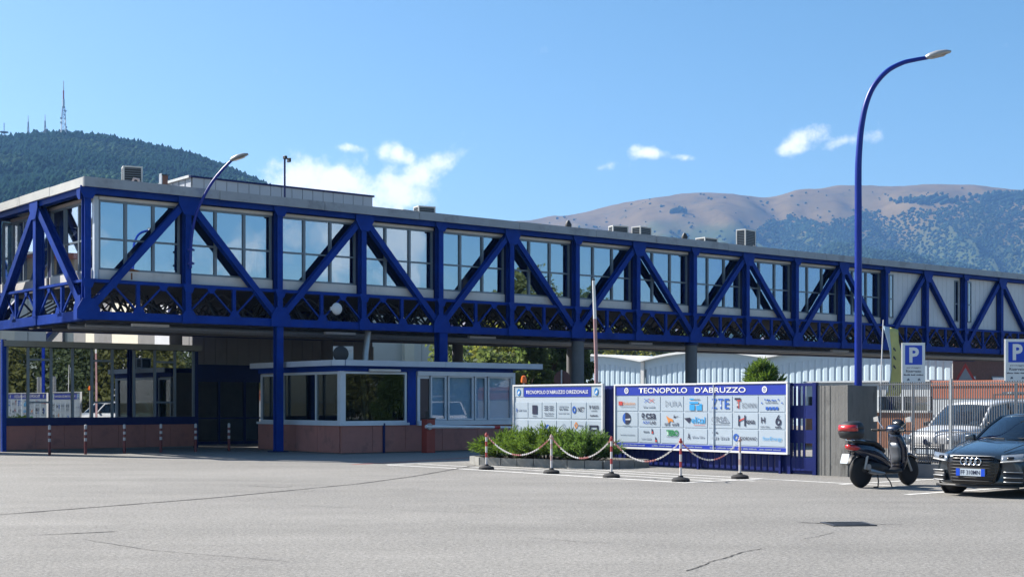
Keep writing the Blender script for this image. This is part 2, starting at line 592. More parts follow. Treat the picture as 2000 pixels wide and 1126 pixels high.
strip('painted_line', bl((4.0, -10.3), (4.22, -12.5), (4.2, -21.0)), 0.13, LINEW)
strip('painted_line', bl((5.0, -10.2), (5.15, -15), (5.1, -20.8)), 0.10, LINEW)
strip('painted_line', bl((5.75, -12.4), (5.85, -17), (5.8, -21.4)), 0.10, LINEW)
strip('painted_line', bl((6.5, -13.2), (6.55, -18), (6.6, -24.6)), 0.11, LINEW)
strip('painted_line', bl((4.26, -20.92), (6.54, -20.95)), 0.12, LINEW, 0.006)
strip('painted_line', bl((4.0, -10.24), (5.1, -10.2)), 0.12, LINEW, 0.006)
strip('painted_line', bl((6.2, -23.3), (10.2, -23.35)), 0.12, LINEW, 0.005)
strip('painted_line', bl((4.6, -26.0), (9.4, -26.05)), 0.12, LINEW, 0.005)
strip('painted_line', bl((3.4, -9.5), (5.4, -9.0), (9.0, -7.6)), 0.14, REDLINE)
# joints and cracks of the old surface
def crack(pts, w, jit, name='pavement_crack', n=14):
    out = []; ws = []
    for i in range(len(pts) - 1):
        for k in range(n):
            f = k / n
            out.append((pts[i][0] * (1 - f) + pts[i + 1][0] * f + random.uniform(-jit, jit), pts[i][1] * (1 - f) + pts[i + 1][1] * f + random.uniform(-jit, jit)))
            ws.append(w * random.uniform(0.35, 1.3))
    out.append(pts[-1]); ws.append(w * .2)
    ws[0] = w * .2
    return strip(name, out, ws, TAR, 0.0045)


crack([(-7.7, 20.3), (-5.2, 24.1), (-3.1, 28.4), (-2.2, 31.2), (-0.95, 36.6)], 0.085, 0.010, 'asphalt_joint', 26)
crack([(2.84, 15.83), (2.55, 15.45), (2.3, 14.9), (2.05, 14.5), (1.95, 14.2), (1.7, 13.68)], 0.022, 0.012, n=7)
crack([(-5.9, 17.4), (-5.05, 17.9)], 0.05, 0.006)
crack([(-5.2, 16.9), (-4.0, 15.6), (-2.9, 14.9), (-2.3, 14.5)], 0.014, 0.014, n=9)
crack([(4.1, 17.8), (3.8, 17.3), (3.5, 16.9)], 0.013, 0.02)
crack([(-5.2, 27.6), (-4.5, 27.2), (-4.3, 27.5)], 0.04, 0.01)
crack([(-2.9, 26.7), (-1.9, 26.4), (0.4, 25.3)], 0.016, 0.02)
crack([(-3.6, 22.5), (-1.0, 21.1), (0.9, 20.4)], 0.015, 0.02)
crack([(0.2, 17.1), (0.9, 16.5), (1.2, 16.4)], 0.012, 0.02)
# drain cover sunk in the yard
t = thing('drain_cover', 'small rusty square drain cover sunk in the cracked asphalt', 'drain cover', (4.55, 18.95, 0), R(6))
MB().box(-.30, .30, -.28, .28, .0, .006).build('sump', mat('sump_dark', (0.008, 0.008, 0.008), 0.9), t)
IRON = mat('cast_iron', (0.05, 0.053, 0.062), 0.6, 0.3, var=0.3, scale=14)
f = MB()
for a in ((-.30, .30, -.28, -.23), (-.30, .30, .23, .28), (-.30, -.25, -.23, .23), (.25, .30, -.23, .23)):
    f.box(*a, .0, .014)
f.build('frame', IRON, t)
bar = MB().beam((-.25, -.20, .009), (.25, -.12, .009), .03, .012, (0, 0, 1)).mesh('grate_bar', IRON)
for k in range(6):
    put('grate_bar', bar, t, (0, k * .062, 0))
crack([(3.95, 19.25), (4.25, 19.1), (4.3, 18.95)], 0.05, 0.02)
crack([(4.85, 18.95), (5.3, 18.9)], 0.03, 0.02)

# ------------------------------------------------------------------ hills
def interp(x, tab):
    if x <= tab[0][0]:
        return tab[0][1]
    for (a, b), (c, d) in zip(tab, tab[1:]):
        if x <= c:
            f = (x - a) / (c - a); f = f * f * (3 - 2 * f) * .5 + f * .5
            return b + (d - b) * f
    return tab[-1][1]


def hill(name, ridge, a0, a1, na, y0, yr, y1, ny, rough, m, shape, gully=0.0):
    """ridge: (bearing X/Y, height) table; terrain rises from y0 to the ridge at yr, then falls to y1"""
    s = MB(); H = {}
    for j in range(ny):
        Y = y0 + (y1 - y0) * j / (ny - 1)
        for i in range(na):
            a = a0 + (a1 - a0) * i / (na - 1)
            zr = interp(a, ridge) * (1.02 if gully else 1.0)
            if Y <= yr:
                f = shape((Y - y0) / (yr - y0))
            else:
                f = 1 - 0.8 * ((Y - yr) / (y1 - yr)) ** 1.4
            X = a * Y
            amp = rough * min(1, 2.2 * f) * min(1, .10 + 2.6 * max(0, 1 - f)) if Y <= yr else rough * .1
            z = zr * f + amp * (mnoise.fractal((X / (yr * .13), Y / (yr * .22), 3.1), 1.0, 2.0, 5) - gully * abs(mnoise.fractal((X / (yr * .055) + Y / (yr * .3), Y / (yr * .5), 7.7), 1.0, 2.0, 4))) * min(1, zr / 60)
            s.v.append((X, Y, z - 3))
    for j in range(ny - 1):
        for i in range(na - 1):
            k = j * na + i
            s.f.append((k, k + 1, k + na + 1, k + na))
    o = kind(put(name, s.mesh(name, m, 'all', False)), 'structure')
    V = np.array(s.v).reshape(ny, na, 3)

    def at(a, Y):
        fi = (a - a0) / (a1 - a0) * (na - 1); fj = (Y - y0) / (y1 - y0) * (ny - 1)
        i = min(max(int(fi), 0), na - 2); j = min(max(int(fj), 0), ny - 2); p, q = fi - i, fj - j
        return (V[j, i] * (1 - p) * (1 - q) + V[j, i + 1] * p * (1 - q) + V[j + 1, i] * (1 - p) * q + V[j + 1, i + 1] * p * q)
    return o, at


def far(px, py, Y):
    return ((px - 1000) / 2735, (785 - py) / 2735 * Y + 1.65)


WOODG = mat('wood_floor', (0.045, 0.055, 0.03), 0.95, spec=0.0, var=0.4, scale=0.02)
HEATH = mat('mountain_grass', (0.150, 0.106, 0.047), 0.95, spec=0.0, var=0.35, scale=0.018, stain=(0.075, 0.062, 0.034), stain_amt=0.9, stain_scale=0.009)
# lower slopes carry greener turf than the dry tops
n, l = HEATH.node_tree.nodes, HEATH.node_tree.links
bs = n['Principled BSDF']; src = bs.inputs['Base Color'].links[0].from_socket
tcn = n.new('ShaderNodeTexCoord'); sp_ = n.new('ShaderNodeSeparateXYZ'); l.new(tcn.outputs['Object'], sp_.inputs[0])
zn = n.new('ShaderNodeTexNoise'); zn.inputs['Scale'].default_value = 0.004; zn.inputs['Detail'].default_value = 7; l.new(tcn.outputs['Object'], zn.inputs['Vector'])
ad = n.new('ShaderNodeMath'); ad.operation = 'MULTIPLY_ADD'; l.new(zn.outputs[0], ad.inputs[0]); ad.inputs[1].default_value = 420; l.new(sp_.outputs[2], ad.inputs[2])
mrz = n.new('ShaderNodeMapRange'); mrz.interpolation_type = 'SMOOTHSTEP'; mrz.inputs['From Min'].default_value = 690; mrz.inputs['From Max'].default_value = 560; l.new(ad.outputs[0], mrz.inputs['Value'])
mg = n.new('ShaderNodeMixRGB'); mg.inputs['Color2'].default_value = (0.066, 0.082, 0.036, 1); l.new(mrz.outputs[0], mg.inputs['Fac']); l.new(src, mg.inputs['Color1']); l.new(mg.outputs[0], bs.inputs['Base Color'])
YL = 1500
rl = [(-1.6, 60), (-.9, 220), far(-400, 300, YL), far(0, 263, YL), far(60, 256, YL), far(130, 254, YL), far(200, 260, YL), far(260, 271, YL), far(330, 286, YL), far(400, 306, YL), far(450, 324, YL), far(500, 346, YL), far(550, 368, YL), far(620, 395, YL), far(760, 450, YL), far(900, 560, YL), (0.02, 0), (0.1, -6)]
hill_l, at_l = hill('wooded_hill', rl, -1.5, 0.08, 170, 420, YL, 2600, 60, 16, WOODG, lambda f: f ** 0.85 * (1 - .25 * (1 - f)))
YR = 4000
rr = [(-.5, 60), far(700, 540, YR), far(860, 470, YR), far(960, 438, YR), far(1020, 430, YR), far(1080, 421, YR), far(1180, 404, YR), far(1230, 399, YR), far(1290, 388, YR), far(1350, 383, YR), far(1420, 382, YR), far(1480, 387, YR), far(1510, 387, YR), far(1560, 373, YR), far(1640, 363, YR), far(1700, 366, YR), far(1720, 368, YR), far(1800, 362, YR), far(1900, 365, YR), far(2000, 372, YR), far(2400, 395, YR), (.9, 480), (1.5, 200)]
hill_r, at_r = hill('bare_mountain', rr, -.5, 1.4, 420, 1500, YR, 6400, 110, 115, HEATH, lambda f: .12 * f + .88 * f ** 1.25, 1.1)

# woods on the slopes: thousands of small ragged crowns, one mass per slope
ICO = None


def lumps(name, pts, m, parent=None, tall=1.0, jit=0.25):
    """pts: array of (x, y, z, radius, height)"""
    t_ = (1 + 5 ** .5) / 2
    base = np.array([(-1, t_, 0), (1, t_, 0), (-1, -t_, 0), (1, -t_, 0), (0, -1, t_), (0, 1, t_), (0, -1, -t_), (0, 1, -t_), (t_, 0, -1), (t_, 0, 1), (-t_, 0, -1), (-t_, 0, 1)]) / math.hypot(1, t_)
    fc = np.array([(0, 11, 5), (0, 5, 1), (0, 1, 7), (0, 7, 10), (0, 10, 11), (1, 5, 9), (5, 11, 4), (11, 10, 2), (10, 7, 6), (7, 1, 8), (3, 9, 4), (3, 4, 2), (3, 2, 6), (3, 6, 8), (3, 8, 9), (4, 9, 5), (2, 4, 11), (6, 2, 10), (8, 6, 7), (9, 8, 1)])
    P = np.array(pts); N = len(P)
    v = np.repeat(base[None], N, 0) * (1 + rng.uniform(-jit, jit, (N, 12, 1)))
    ang = rng.uniform(0, 6.28, N); ca, sa = np.cos(ang)[:, None], np.sin(ang)[:, None]
    x, y, z = v[:, :, 0].copy(), v[:, :, 1].copy(), v[:, :, 2].copy()
    taper = 1 - 0.35 * np.clip(z, -1, 1) * tall
    v[:, :, 0] = (x * ca - y * sa) * P[:, 3:4] * taper + P[:, 0:1]
    v[:, :, 1] = (x * sa + y * ca) * P[:, 3:4] * taper + P[:, 1:2]
    v[:, :, 2] = (z + .8) * P[:, 4:5] * .55 + P[:, 2:3]
    F_ = (fc[None] + 12 * np.arange(N)[:, None, None]).reshape(-1, 3)
    me = bpy.data.meshes.new(name)
    me.vertices.add(N * 12); me.vertices.foreach_set('co', v.ravel())
    me.loops.add(len(F_) * 3); me.loops.foreach_set('vertex_index', F_.ravel().astype(np.int32))
    me.polygons.add(len(F_)); me.polygons.foreach_set('loop_start', np.arange(0, len(F_) * 3, 3, dtype=np.int32))
    me.update(); me.validate()
    me.materials.append(m)
    return kind(put(name, me, parent), 'stuff')


def cones(name, pts, m):
    """pts: (x, y, z, radius, height): ragged six-sided pines"""
    P = np.array(pts); N = len(P); k = 5
    a = rng.uniform(0, 6.28, (N, 1)) + np.arange(k)[None] * 2 * math.pi / k
    rr_ = P[:, 3:4] * rng.uniform(.6, 1.25, (N, k))
    low = np.stack([P[:, 0:1] + np.cos(a) * rr_ * .8, P[:, 1:2] + np.sin(a) * rr_ * .8, P[:, 2:3] + np.zeros((N, k))], 2)
    mid = np.stack([P[:, 0:1] + np.cos(a + .5) * rr_, P[:, 1:2] + np.sin(a + .5) * rr_, P[:, 2:3] + P[:, 4:5] * rng.uniform(.28, .55, (N, k))], 2)
    top = np.stack([P[:, 0] + rng.uniform(-.3, .3, N), P[:, 1], P[:, 2] + P[:, 4]], 1)[:, None]
    v = np.concatenate([low, mid, top], 1)
    fc = []
    for i in range(k):
        j = (i + 1) % k
        fc += [(i, j, k + i), (j, k + j, k + i), (k + i, k + j, 2 * k)]
    fc = np.array(fc)
    F_ = (fc[None] + (2 * k + 1) * np.arange(N)[:, None, None]).reshape(-1, 3)
    me = bpy.data.meshes.new(name)
    me.vertices.add(N * (2 * k + 1)); me.vertices.foreach_set('co', v.ravel())
    me.loops.add(len(F_) * 3); me.loops.foreach_set('vertex_index', F_.ravel().astype(np.int32))
    me.polygons.add(len(F_)); me.polygons.foreach_set('loop_start', np.arange(0, len(F_) * 3, 3, dtype=np.int32))
    me.update(); me.validate(); me.materials.append(m)
    return kind(put(name, me), 'stuff')


PINE = mat('hill_pine_foliage', (0.014, 0.036, 0.026), 0.9, spec=0.0, var=0.55, scale=0.045)
OAK = mat('hill_oak_foliage', (0.040, 0.075, 0.042), 0.9, spec=0.0, var=0.5, scale=0.012)
pts, pts2 = [], []
for k in range(76000):
    a = random.uniform(-.50, .0)
    Y = 520 + (YL + 40 - 520) * math.sqrt(random.random())
    p = at_l(a, Y)
    if p[2] < 12:
        continue
    n_ = mnoise.noise((a * 14, Y / 160, 1.7))
    r = random.uniform(.7, 1.9) * random.choice((1, 1, 1.5))
    if n_ + random.uniform(-.12, .12) > .04 or Y > YL - 60:
        pts.append((p[0], p[1], p[2] - 1, r, r * random.uniform(1.6, 3.0)))
    elif random.random() < .75:
        pts2.append((p[0], p[1], p[2] - 1, r, r * random.uniform(1.3, 2.0)))
o = cones('pine_wood', pts, PINE); tag(o, 'dark pine wood covering the hill under the tall radio mast', 'wood')
o = lumps('oak_scrub', pts2, OAK, None, 0.4); tag(o, 'paler broadleaf scrub patches between the pines on the mast hill', 'scrub')
line = [(-.2, 452), (.05, 450), (.09, 446), (.13, 452), (.165, 462), (.19, 440), (.22, 428), (.26, 424), (.29, 408), (.31, 400), (.34, 404), (.365, 396), (.5, 390)]
pts = []
for k in range(120000):
    a = random.uniform(-.02, .45)
    Y = 1700 + 2250 * random.random()
    p = at_r(a, Y)
    py = 785 - (p[2] - 1.65) / p[1] * 2735
    th = interp(a, line)
    n_ = mnoise.fractal((a * 22, Y / 420, 5.2), 1.0, 2.0, 4)
    n2 = mnoise.fractal((a * 90, Y / 110, 9.2), 1.0, 2.0, 3)
    d = (py - th) / 16 + n_ * 2.6 + n2 * 1.1 + .1
    if a < .165:
        d -= 0.75
    if .215 < a < .26 and 478 < py < 512:
        d -= 1.6
    if a > .33 and 430 < py < 505 and abs((py - 430) / 75 - (.385 - a) / .05) < .28:
        d -= 3
    if d > random.uniform(0, 1.0) or (d > -1.2 and random.random() < .03) or random.random() < .004:
        r = random.uniform(2.0, 4.6)
        pts.append((p[0], p[1], p[2] - 1, r, r * random.uniform(1.3, 1.9)))
for a, py, da, dp, N in ((.297, 396, .017, 4.0, 260), (.352, 392, .018, 7, 420), (.372, 386, .02, 6, 300), (.118, 418, .006, 3, 30)):
    for k in range(N):
        aa = a + random.gauss(0, da * .55); target = py + random.gauss(0, dp * .55)
        Y = 2600.0
        for it in range(60):
            p = at_r(aa, Y); q = 785 - (p[2] - 1.65) / p[1] * 2735
            if q <= target or Y > 3960:
                break
            Y += 25
        r = random.uniform(4, 6.5)
        pts.append((p[0], p[1], p[2] - 1, r, r * 2.2))
MTREE = mat('mountain_tree_foliage', (0.026, 0.050, 0.036), 0.9, spec=0.0, var=0.45, scale=0.01)
o = lumps('mountain_scrub', pts, MTREE, None, 0.4); tag(o, 'green scrub and woods on the lower slopes of the bare brown mountain', 'scrub')

# radio masts on the wooded hill
MASTW = mat('mast_white_paint', (0.6, 0.6, 0.6), 0.6, var=0.05)
MASTR = mat('mast_red_paint', (0.4, 0.08, 0.06), 0.6, var=0.05)
MASTG = mat('mast_grey', (0.2, 0.22, 0.25), 0.6, var=0.05)


def lattice(s, z0, z1, w0, w1, r, n):
    for sx_, sy_ in ((-1, -1), (1, -1), (1, 1), (-1, 1)):
        s.beam((sx_ * w0, sy_ * w0, z0), (sx_ * w1, sy_ * w1, z1), r, r, (1, .3, 0))
    for k in range(n):
        f0, f1 = k / n, (k + 1) / n
        a, b = w0 + (w1 - w0) * f0, w0 + (w1 - w0) * f1
        za, zb = z0 + (z1 - z0) * f0, z0 + (z1 - z0) * f1
        for i in range(4):
            c, d = [((-1, -1), (1, -1)), ((1, -1), (1, 1)), ((1, 1), (-1, 1)), ((-1, 1), (-1, -1))][i]
            s.beam((c[0] * a, c[1] * a, za), (d[0] * b, d[1] * b, zb), r * .6, r * .6, (.1, .2, 1))
            s.beam((c[0] * b, c[1] * b, zb), (d[0] * b, d[1] * b, zb), r * .6, r * .6, (.1, .2, 1))
    return s


def mast(px, ptop, label, parts):
    p = at_l((px - 1000) / 2735, YL - 20)
    zt = 1.65 + (785 - ptop) / 2735 * (YL - 20)
    h = zt - p[2]
    t = thing('radio_mast', label, 'radio mast', (p[0], p[1], p[2]), 0.4, 'radio masts on the wooded hill')
    parts(t, h)


def big(t, h):
    lattice(MB(), -1, h * .3, 2.6, 1.9, .55, 3).build('lattice_leg_section', MASTW, t)
    lattice(MB(), h * .3, h * .52, 1.9, 1.2, .5, 3).build('lattice_mid_section', MASTG, t)
    MB().tube([(0, 0, h * .5), (0, 0, h * .66)], 1.3, 8).build('antenna_panel_stack', MASTW, t)
    MB().tube([(0, 0, h * .66), (0, 0, h * .82)], .8, 8).build('pole_section', MASTR, t)
    MB().tube([(0, 0, h * .82), (0, 0, h)], [.55, .35], 8).build('top_spike', MASTW, t)
    for z_, x_ in ((.14, 2.6), (.22, -2.6), (.3, -2.5), (.44, 2.0)):
        MB().lathe([(.2, -.5), (1.2, 0), (1.1, .3)], 10, (x_, -1.4, h * z_), 'y').build('dish', MASTW, t)


def small(t, h):
    lattice(MB(), -1, h * .45, 1.1, .7, .4, 3).build('lattice_section', MASTG, t)
    MB().tube([(0, 0, h * .42), (0, 0, h * .7)], .75, 8).build('antenna_panel_stack', MASTG, t)
    MB().tube([(0, 0, h * .68), (0, 0, h)], [.45, .25], 6).build('top_spike', MASTW, t)


def platform(t, h):
    MB().tube([(0, 0, -1), (0, 0, h)], .4, 6).build('pole', MASTG, t)
    MB().lathe([(1, 0), (4.5, 1.2), (4.5, 1.9), (.6, 2.2)], 12, (0, 0, h * .35)).build('round_platform', MASTG, t)


mast(124, 158, 'tall red and white lattice radio mast on the hilltop', big)
mast(55, 226, 'short grey radio mast, second tallest on the hilltop', small)
mast(88, 224, 'thin pale radio mast between the short grey mast and the tall one', small)
mast(8, 240, 'low mast with a round platform at the edge of the hilltop', platform)

# summer haze between here and the mountains
s = MB().box(-3600, 7200, -400, 6900, -8, 700)
hz = s.build('haze', None)
kind(hz, 'stuff')
m = bpy.data.materials.new('haze_air'); m.use_nodes = True
n, l = m.node_tree.nodes, m.node_tree.links
n.remove(n['Principled BSDF'])
pv = n.new('ShaderNodeVolumePrincipled')
pv.inputs['Color'].default_value = (0.24, 0.50, 1.0, 1)
pv.inputs['Density'].default_value = 0.00010
pv.inputs['Anisotropy'].default_value = 0.2
l.new(pv.outputs[0], n['Material Output'].inputs['Volume'])
hz.data.materials.clear(); hz.data.materials.append(m)
tag(hz, 'thin bluish summer haze filling the valley air', 'haze')

# ------------------------------------------------------------------ the bridge building
L = 3.299
NB = 18
br = thing('bridge_building', 'long blue steel truss bridge building with glazed offices and grey flat roof', 'building', B(0, 0), TH)
ZB0, ZB1, ZF, ZSP, ZW0, ZTR, ZW1, ZT0, ZT1, ZR = 4.17, 4.42, 5.28, 5.41, 5.72, 6.68, 7.87, 7.99, 8.2, 8.44
END = NB * L
Wd = 8.2
OUT = (0, 1, 0)
# chords, one length per two bays
for k in range(0, NB, 2):
    a, b = k * L, (k + 2) * L
    if k == 0:
        a = 0.0
    MB().hbeam((a, .13, (ZT0 + ZT1) / 2), (b, .13, (ZT0 + ZT1) / 2), ZT1 - ZT0, .22, OUT).build('top_chord', BLUE, br)
    MB().hbeam((a, .13, (ZB0 + ZB1) / 2), (b, .13, (ZB0 + ZB1) / 2), ZB1 - ZB0, .24, OUT).build('bottom_chord', BLUE, br)
    MB().box(a, b, .06, .3, ZF + .02, ZSP - .012).build('floor_chord', BLUE, br)
post = MB().hbeam((0, .13, ZB0 - .02), (0, .13, ZT1 + .02), .20, .26, OUT).mesh('post', BLUE)
up = MB().hbeam((0.10, .13, 4.5), (L - .1, .13, 7.95), .205, .24, OUT).mesh('diagonal', BLUE)
dn = MB().hbeam((0.10, .13, 7.95), (L - .1, .13, 4.5), .205, .24, OUT).mesh('diagonal', BLUE)
gt = MB().prism([(-.36, 8.19), (.36, 8.19), (.36, 7.92), (.17, 7.58), (-.17, 7.58), (-.36, 7.92)], -.055, -.035).mesh('gusset_plate', BLUE)
gb = MB().prism([(-.36, 4.16), (.36, 4.16), (.36, 4.48), (.18, 4.80), (-.18, 4.80), (-.36, 4.48)], -.055, -.035).mesh('gusset_plate', BLUE)
gts = MB().prism([(-.26, 8.19), (.26, 8.19), (.26, 8.05), (.13, 7.82), (-.13, 7.82), (-.26, 8.05)], -.055, -.035).mesh('gusset_plate', BLUE)
gbs = MB().prism([(-.22, 4.16), (.22, 4.16), (.22, 4.44), (.13, 4.56), (-.13, 4.56), (-.22, 4.44)], -.055, -.035).mesh('gusset_plate', BLUE)
gm = MB().prism([(-.22, 5.40), (.22, 5.40), (.12, 5.12), (-.12, 5.12)], -.045, -.03).mesh('gusset_plate', BLUE)
lp = MB().beam((0, .12, ZB1 - .05), (0, .12, ZF + .05), .11, .10, OUT).mesh('lattice_post', BLUE)
q = L / 4
l1 = MB().beam((0, .12, ZB1 + .02), (q, .12, ZF), .05, .06, OUT).mesh('lattice_strut', BLUE)
l2 = MB().beam((0, .12, ZF), (q, .12, ZB1 + .02), .05, .06, OUT).mesh('lattice_strut', BLUE)
la = MB().prism([(-.16, 5.30), (.16, 5.30), (.07, 5.14), (-.07, 5.14)], .05, .066).mesh('lattice_plate', BLUE)
lb = MB().prism([(-.2, 4.42), (.2, 4.42), (.1, 4.62), (-.1, 4.62)], .03, .046).mesh('lattice_plate', BLUE)
for n_ in range(NB + 1):
    x = n_ * L
    put('post', post, br, (x, 0, 0))
    put('gusset_plate', gt if n_ % 2 else gts, br, (x, 0, 0))
    put('gusset_plate', gbs if n_ % 2 else gb, br, (x, 0, 0))
    put('gusset_plate', gm, br, (x, 0, 0))
    if n_ < NB:
        put('diagonal', dn if n_ % 2 else up, br, (x, 0, 0))
        put('lattice_post', lp, br, (x + L / 2, 0, 0))
        put('lattice_plate', lb, br, (x + L / 2, 0, 0))
        for j, me in enumerate((l1, l2, l1, l2)):
            put('lattice_strut', me, br, (x + j * q, 0, 0))
        for j in (1, 3):
            put('lattice_plate', la, br, (x + j * q, 0, 0))
# end frame facing the gate (plane u = 0)
OU = (1, 0, 0)
hw = Wd / 2
for (p0, p1, w, d, nm) in (((0.0, .0, (ZT0 + ZT1) / 2), (0.0, Wd, (ZT0 + ZT1) / 2), .23, .22, 'top_chord'), ((0.0, .16, (ZB0 + ZB1) / 2), (0.0, Wd, (ZB0 + ZB1) / 2), .30, .24, 'bottom_chord')):
    MB().hbeam(p0, p1, w, d, OU).build(nm, BLUE, br)
MB().box(-.08, .12, .28, Wd, ZF + .03, ZSP - .02).build('floor_chord', BLUE, br)
for v_ in (hw, Wd):
    MB().hbeam((0, v_, ZB0 - .02), (0, v_, ZT1 + .02), .24, .30, OU).build('post', BLUE, br)
MB().hbeam((0, hw - .12, 7.95), (0, .2, 4.5), .24, .27, OU).build('diagonal', BLUE, br)
MB().hbeam((0, hw + .12, 7.95), (0, Wd - .2, 4.5), .24, .27, OU).build('diagonal', BLUE, br)
for v_, pl in ((hw, [(-.36, 8.19), (.36, 8.19), (.36, 7.92), (.17, 7.58), (-.17, 7.58), (-.36, 7.92)]), (.18, [(-.04, 4.17), (.5, 4.17), (.5, 4.5), (.3, 4.9), (-.04, 4.9)]), (Wd, [(-.44, 4.16), (.2, 4.16), (.2, 4.9), (-.22, 4.92), (-.44, 4.52)]), (.2, [(-.04, 8.17), (.24, 8.17), (.24, 7.95), (.1, 7.8), (-.04, 7.8)])):
    MB().prism([(v_ + a, z) for a, z in pl], -.185, -.16, 'yz').build('gusset_plate', BLUE, br)
q4 = hw / 4
for k in range(2):
    v0 = k * hw
    MB().beam((0, v0 + hw / 2, ZB1 - .05), (0, v0 + hw / 2, ZF + .05), .11, .10, OU).build('lattice_post', BLUE, br)
    for j in range(4):
        a, b = v0 + j * q4, v0 + (j + 1) * q4
        za, zb = (ZB1, ZF) if j % 2 == 0 else (ZF, ZB1)
        MB().beam((0, a, za), (0, b, zb), .055, .06, OU).build('lattice_strut', BLUE, br)
    for j in (1, 3):
        MB().prism([(v0 + j * q4 + a, z) for a, z in ((-.14, 5.30), (.14, 5.30), (.07, 5.14), (-.07, 5.14))], -.06, -.045, 'yz').build('lattice_plate', BLUE, br)
    for j in (2, 4):
        MB().prism([(v0 + j * q4 + a, z) for a, z in ((-.18, 4.42), (.18, 4.42), (.1, 4.62), (-.1, 4.62))], -.165, -.15, 'yz').build('lattice_plate', BLUE, br)
# rear truss and the floor space frame: too fine to pick apart
s = MB()
for n_ in range(NB + 1):
    s.beam((n_ * L, Wd, ZB0), (n_ * L, Wd, ZT1), .24, .24, OUT)
    if n_ < NB:
        a, b = ((n_ + .03) * L, (n_ + .97) * L)
        s.beam((a, Wd, 8.0 if n_ % 2 else 4.4), (b, Wd, 4.4 if n_ % 2 else 8.0), .24, .2, OUT)
        for j in range(4):
            za, zb = (ZB1, ZF) if j % 2 == 0 else (ZF, ZB1)
            s.beam((n_ * L + j * q, Wd, za), (n_ * L + (j + 1) * q, Wd, zb), .06, .06, OUT)
s.beam((.16, Wd + .01, 4.3), (END, Wd + .01, 4.3), .29, .2, OUT)
s.beam((.16, Wd + .01, 8.08), (END, Wd + .01, 8.08), .22, .2, OUT)
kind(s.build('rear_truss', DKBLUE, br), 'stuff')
s = MB()
for k in range(1, NB * 3):
    x = k * L / 3
    s.beam((x, .3, 4.27), (x, Wd - .2, 4.27), .10, .12, (0, 0, 1))
    m_ = 8
    for j in range(m_):
        a, b = .25 + (Wd - .5) * j / m_, .25 + (Wd - .5) * (j + 1) / m_
        za, zb = (4.3, 5.2) if j % 2 == 0 else (5.2, 4.3)
        s.beam((x, a, za), (x, b, zb), .06, .06, (1, 0, 0))
for v_ in (1.0, 1.9, 2.8, 3.7, 4.6, 5.5, 6.4, 7.3):
    s.beam((.3, v_, 4.26), (END, v_, 4.26), .08, .08, (0, 0, 1))
    for k in range(NB * 2):
        x = k * L / 2
        za, zb = (4.3, 5.2) if k % 2 == 0 else (5.2, 4.3)
        s.beam((x + .05, v_, za), (x + L / 2, v_, zb), .05, .05, (0, 1, 0))
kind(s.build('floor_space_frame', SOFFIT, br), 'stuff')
for v_, r_, z_ in ((2.2, .06, 4.10), (3.6, .09, 4.12), (5.0, .05, 4.08)):
    MB().tube([(.8, v_, z_), (END, v_, z_)], r_, 8).build('service_pipe', STEEL if r_ > .055 else CONCDK, br, True)
for u_, v_ in ((2.0, 1.3), (5.0, 2.7), (9.5, 1.9), (13.2, 2.4), (15.4, 1.2), (20, 2.2), (24, 1.4), (30.5, 2.2), (37.5, 1.6)):
    MB().box(u_, u_ + 1.25, v_, v_ + .14, 4.08, 4.16).build('strip_light', WHITEP, br)
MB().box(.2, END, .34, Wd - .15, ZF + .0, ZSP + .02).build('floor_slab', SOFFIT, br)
MB().box(.62, END - .1, .66, Wd - .7, ZSP + .03, ZSP + .05).build('floor_finish', FLOORM, br)
MB().box(.5, END - .1, .5, Wd - .5, 7.88, 7.93).build('ceiling', CEIL, br)
MB().box(-.08, END, -.08, Wd + .08, ZT1 + .02, ZR - .06).build('roof_slab', mat('roof_membrane', (0.28, 0.28, 0.27), 0.9, var=0.2), br)
# fascia sheets with open joints
segs = [0.0]
while segs[-1] < END:
    segs.append(segs[-1] + random.choice((3.9, 4.3, 4.6, 3.3)))
for a, b in zip(segs, segs[1:]):
    dz = random.uniform(-.008, .008)
    MB().box(a - (.20 if a == 0 else 0), b - .014, -.20, -.14, ZT1 - .05 + dz, ZR + dz).build('fascia_sheet', FASCIA, br)
FASC2 = mat('peeling_fascia', (0.50, 0.50, 0.47), 0.55, var=0.12, scale=1.4, stain=(0.24, 0.24, 0.23), stain_amt=0.95, stain_scale=0.9)
for a, b in ((-.13, 2.6), (2.62, 5.3), (5.32, 8.4)):
    dz = random.uniform(-.01, .01)
    MB().box(-.21, -.15, a, b - .014, ZT1 - .04 + dz, ZR + dz).build('fascia_sheet', FASC2, br)
MB().box(-.14, .5, .1, Wd, ZT1 - .03, ZT1 - .005).build('eaves_soffit', PANELW, br)
# glazing, bay by bay
GY = .40
cols = (0, .325, .665, 1)
NG = 12
BLINDB = mat('roller_blind_cloth', (0.66, 0.69, 0.71), 0.8, var=0.05)


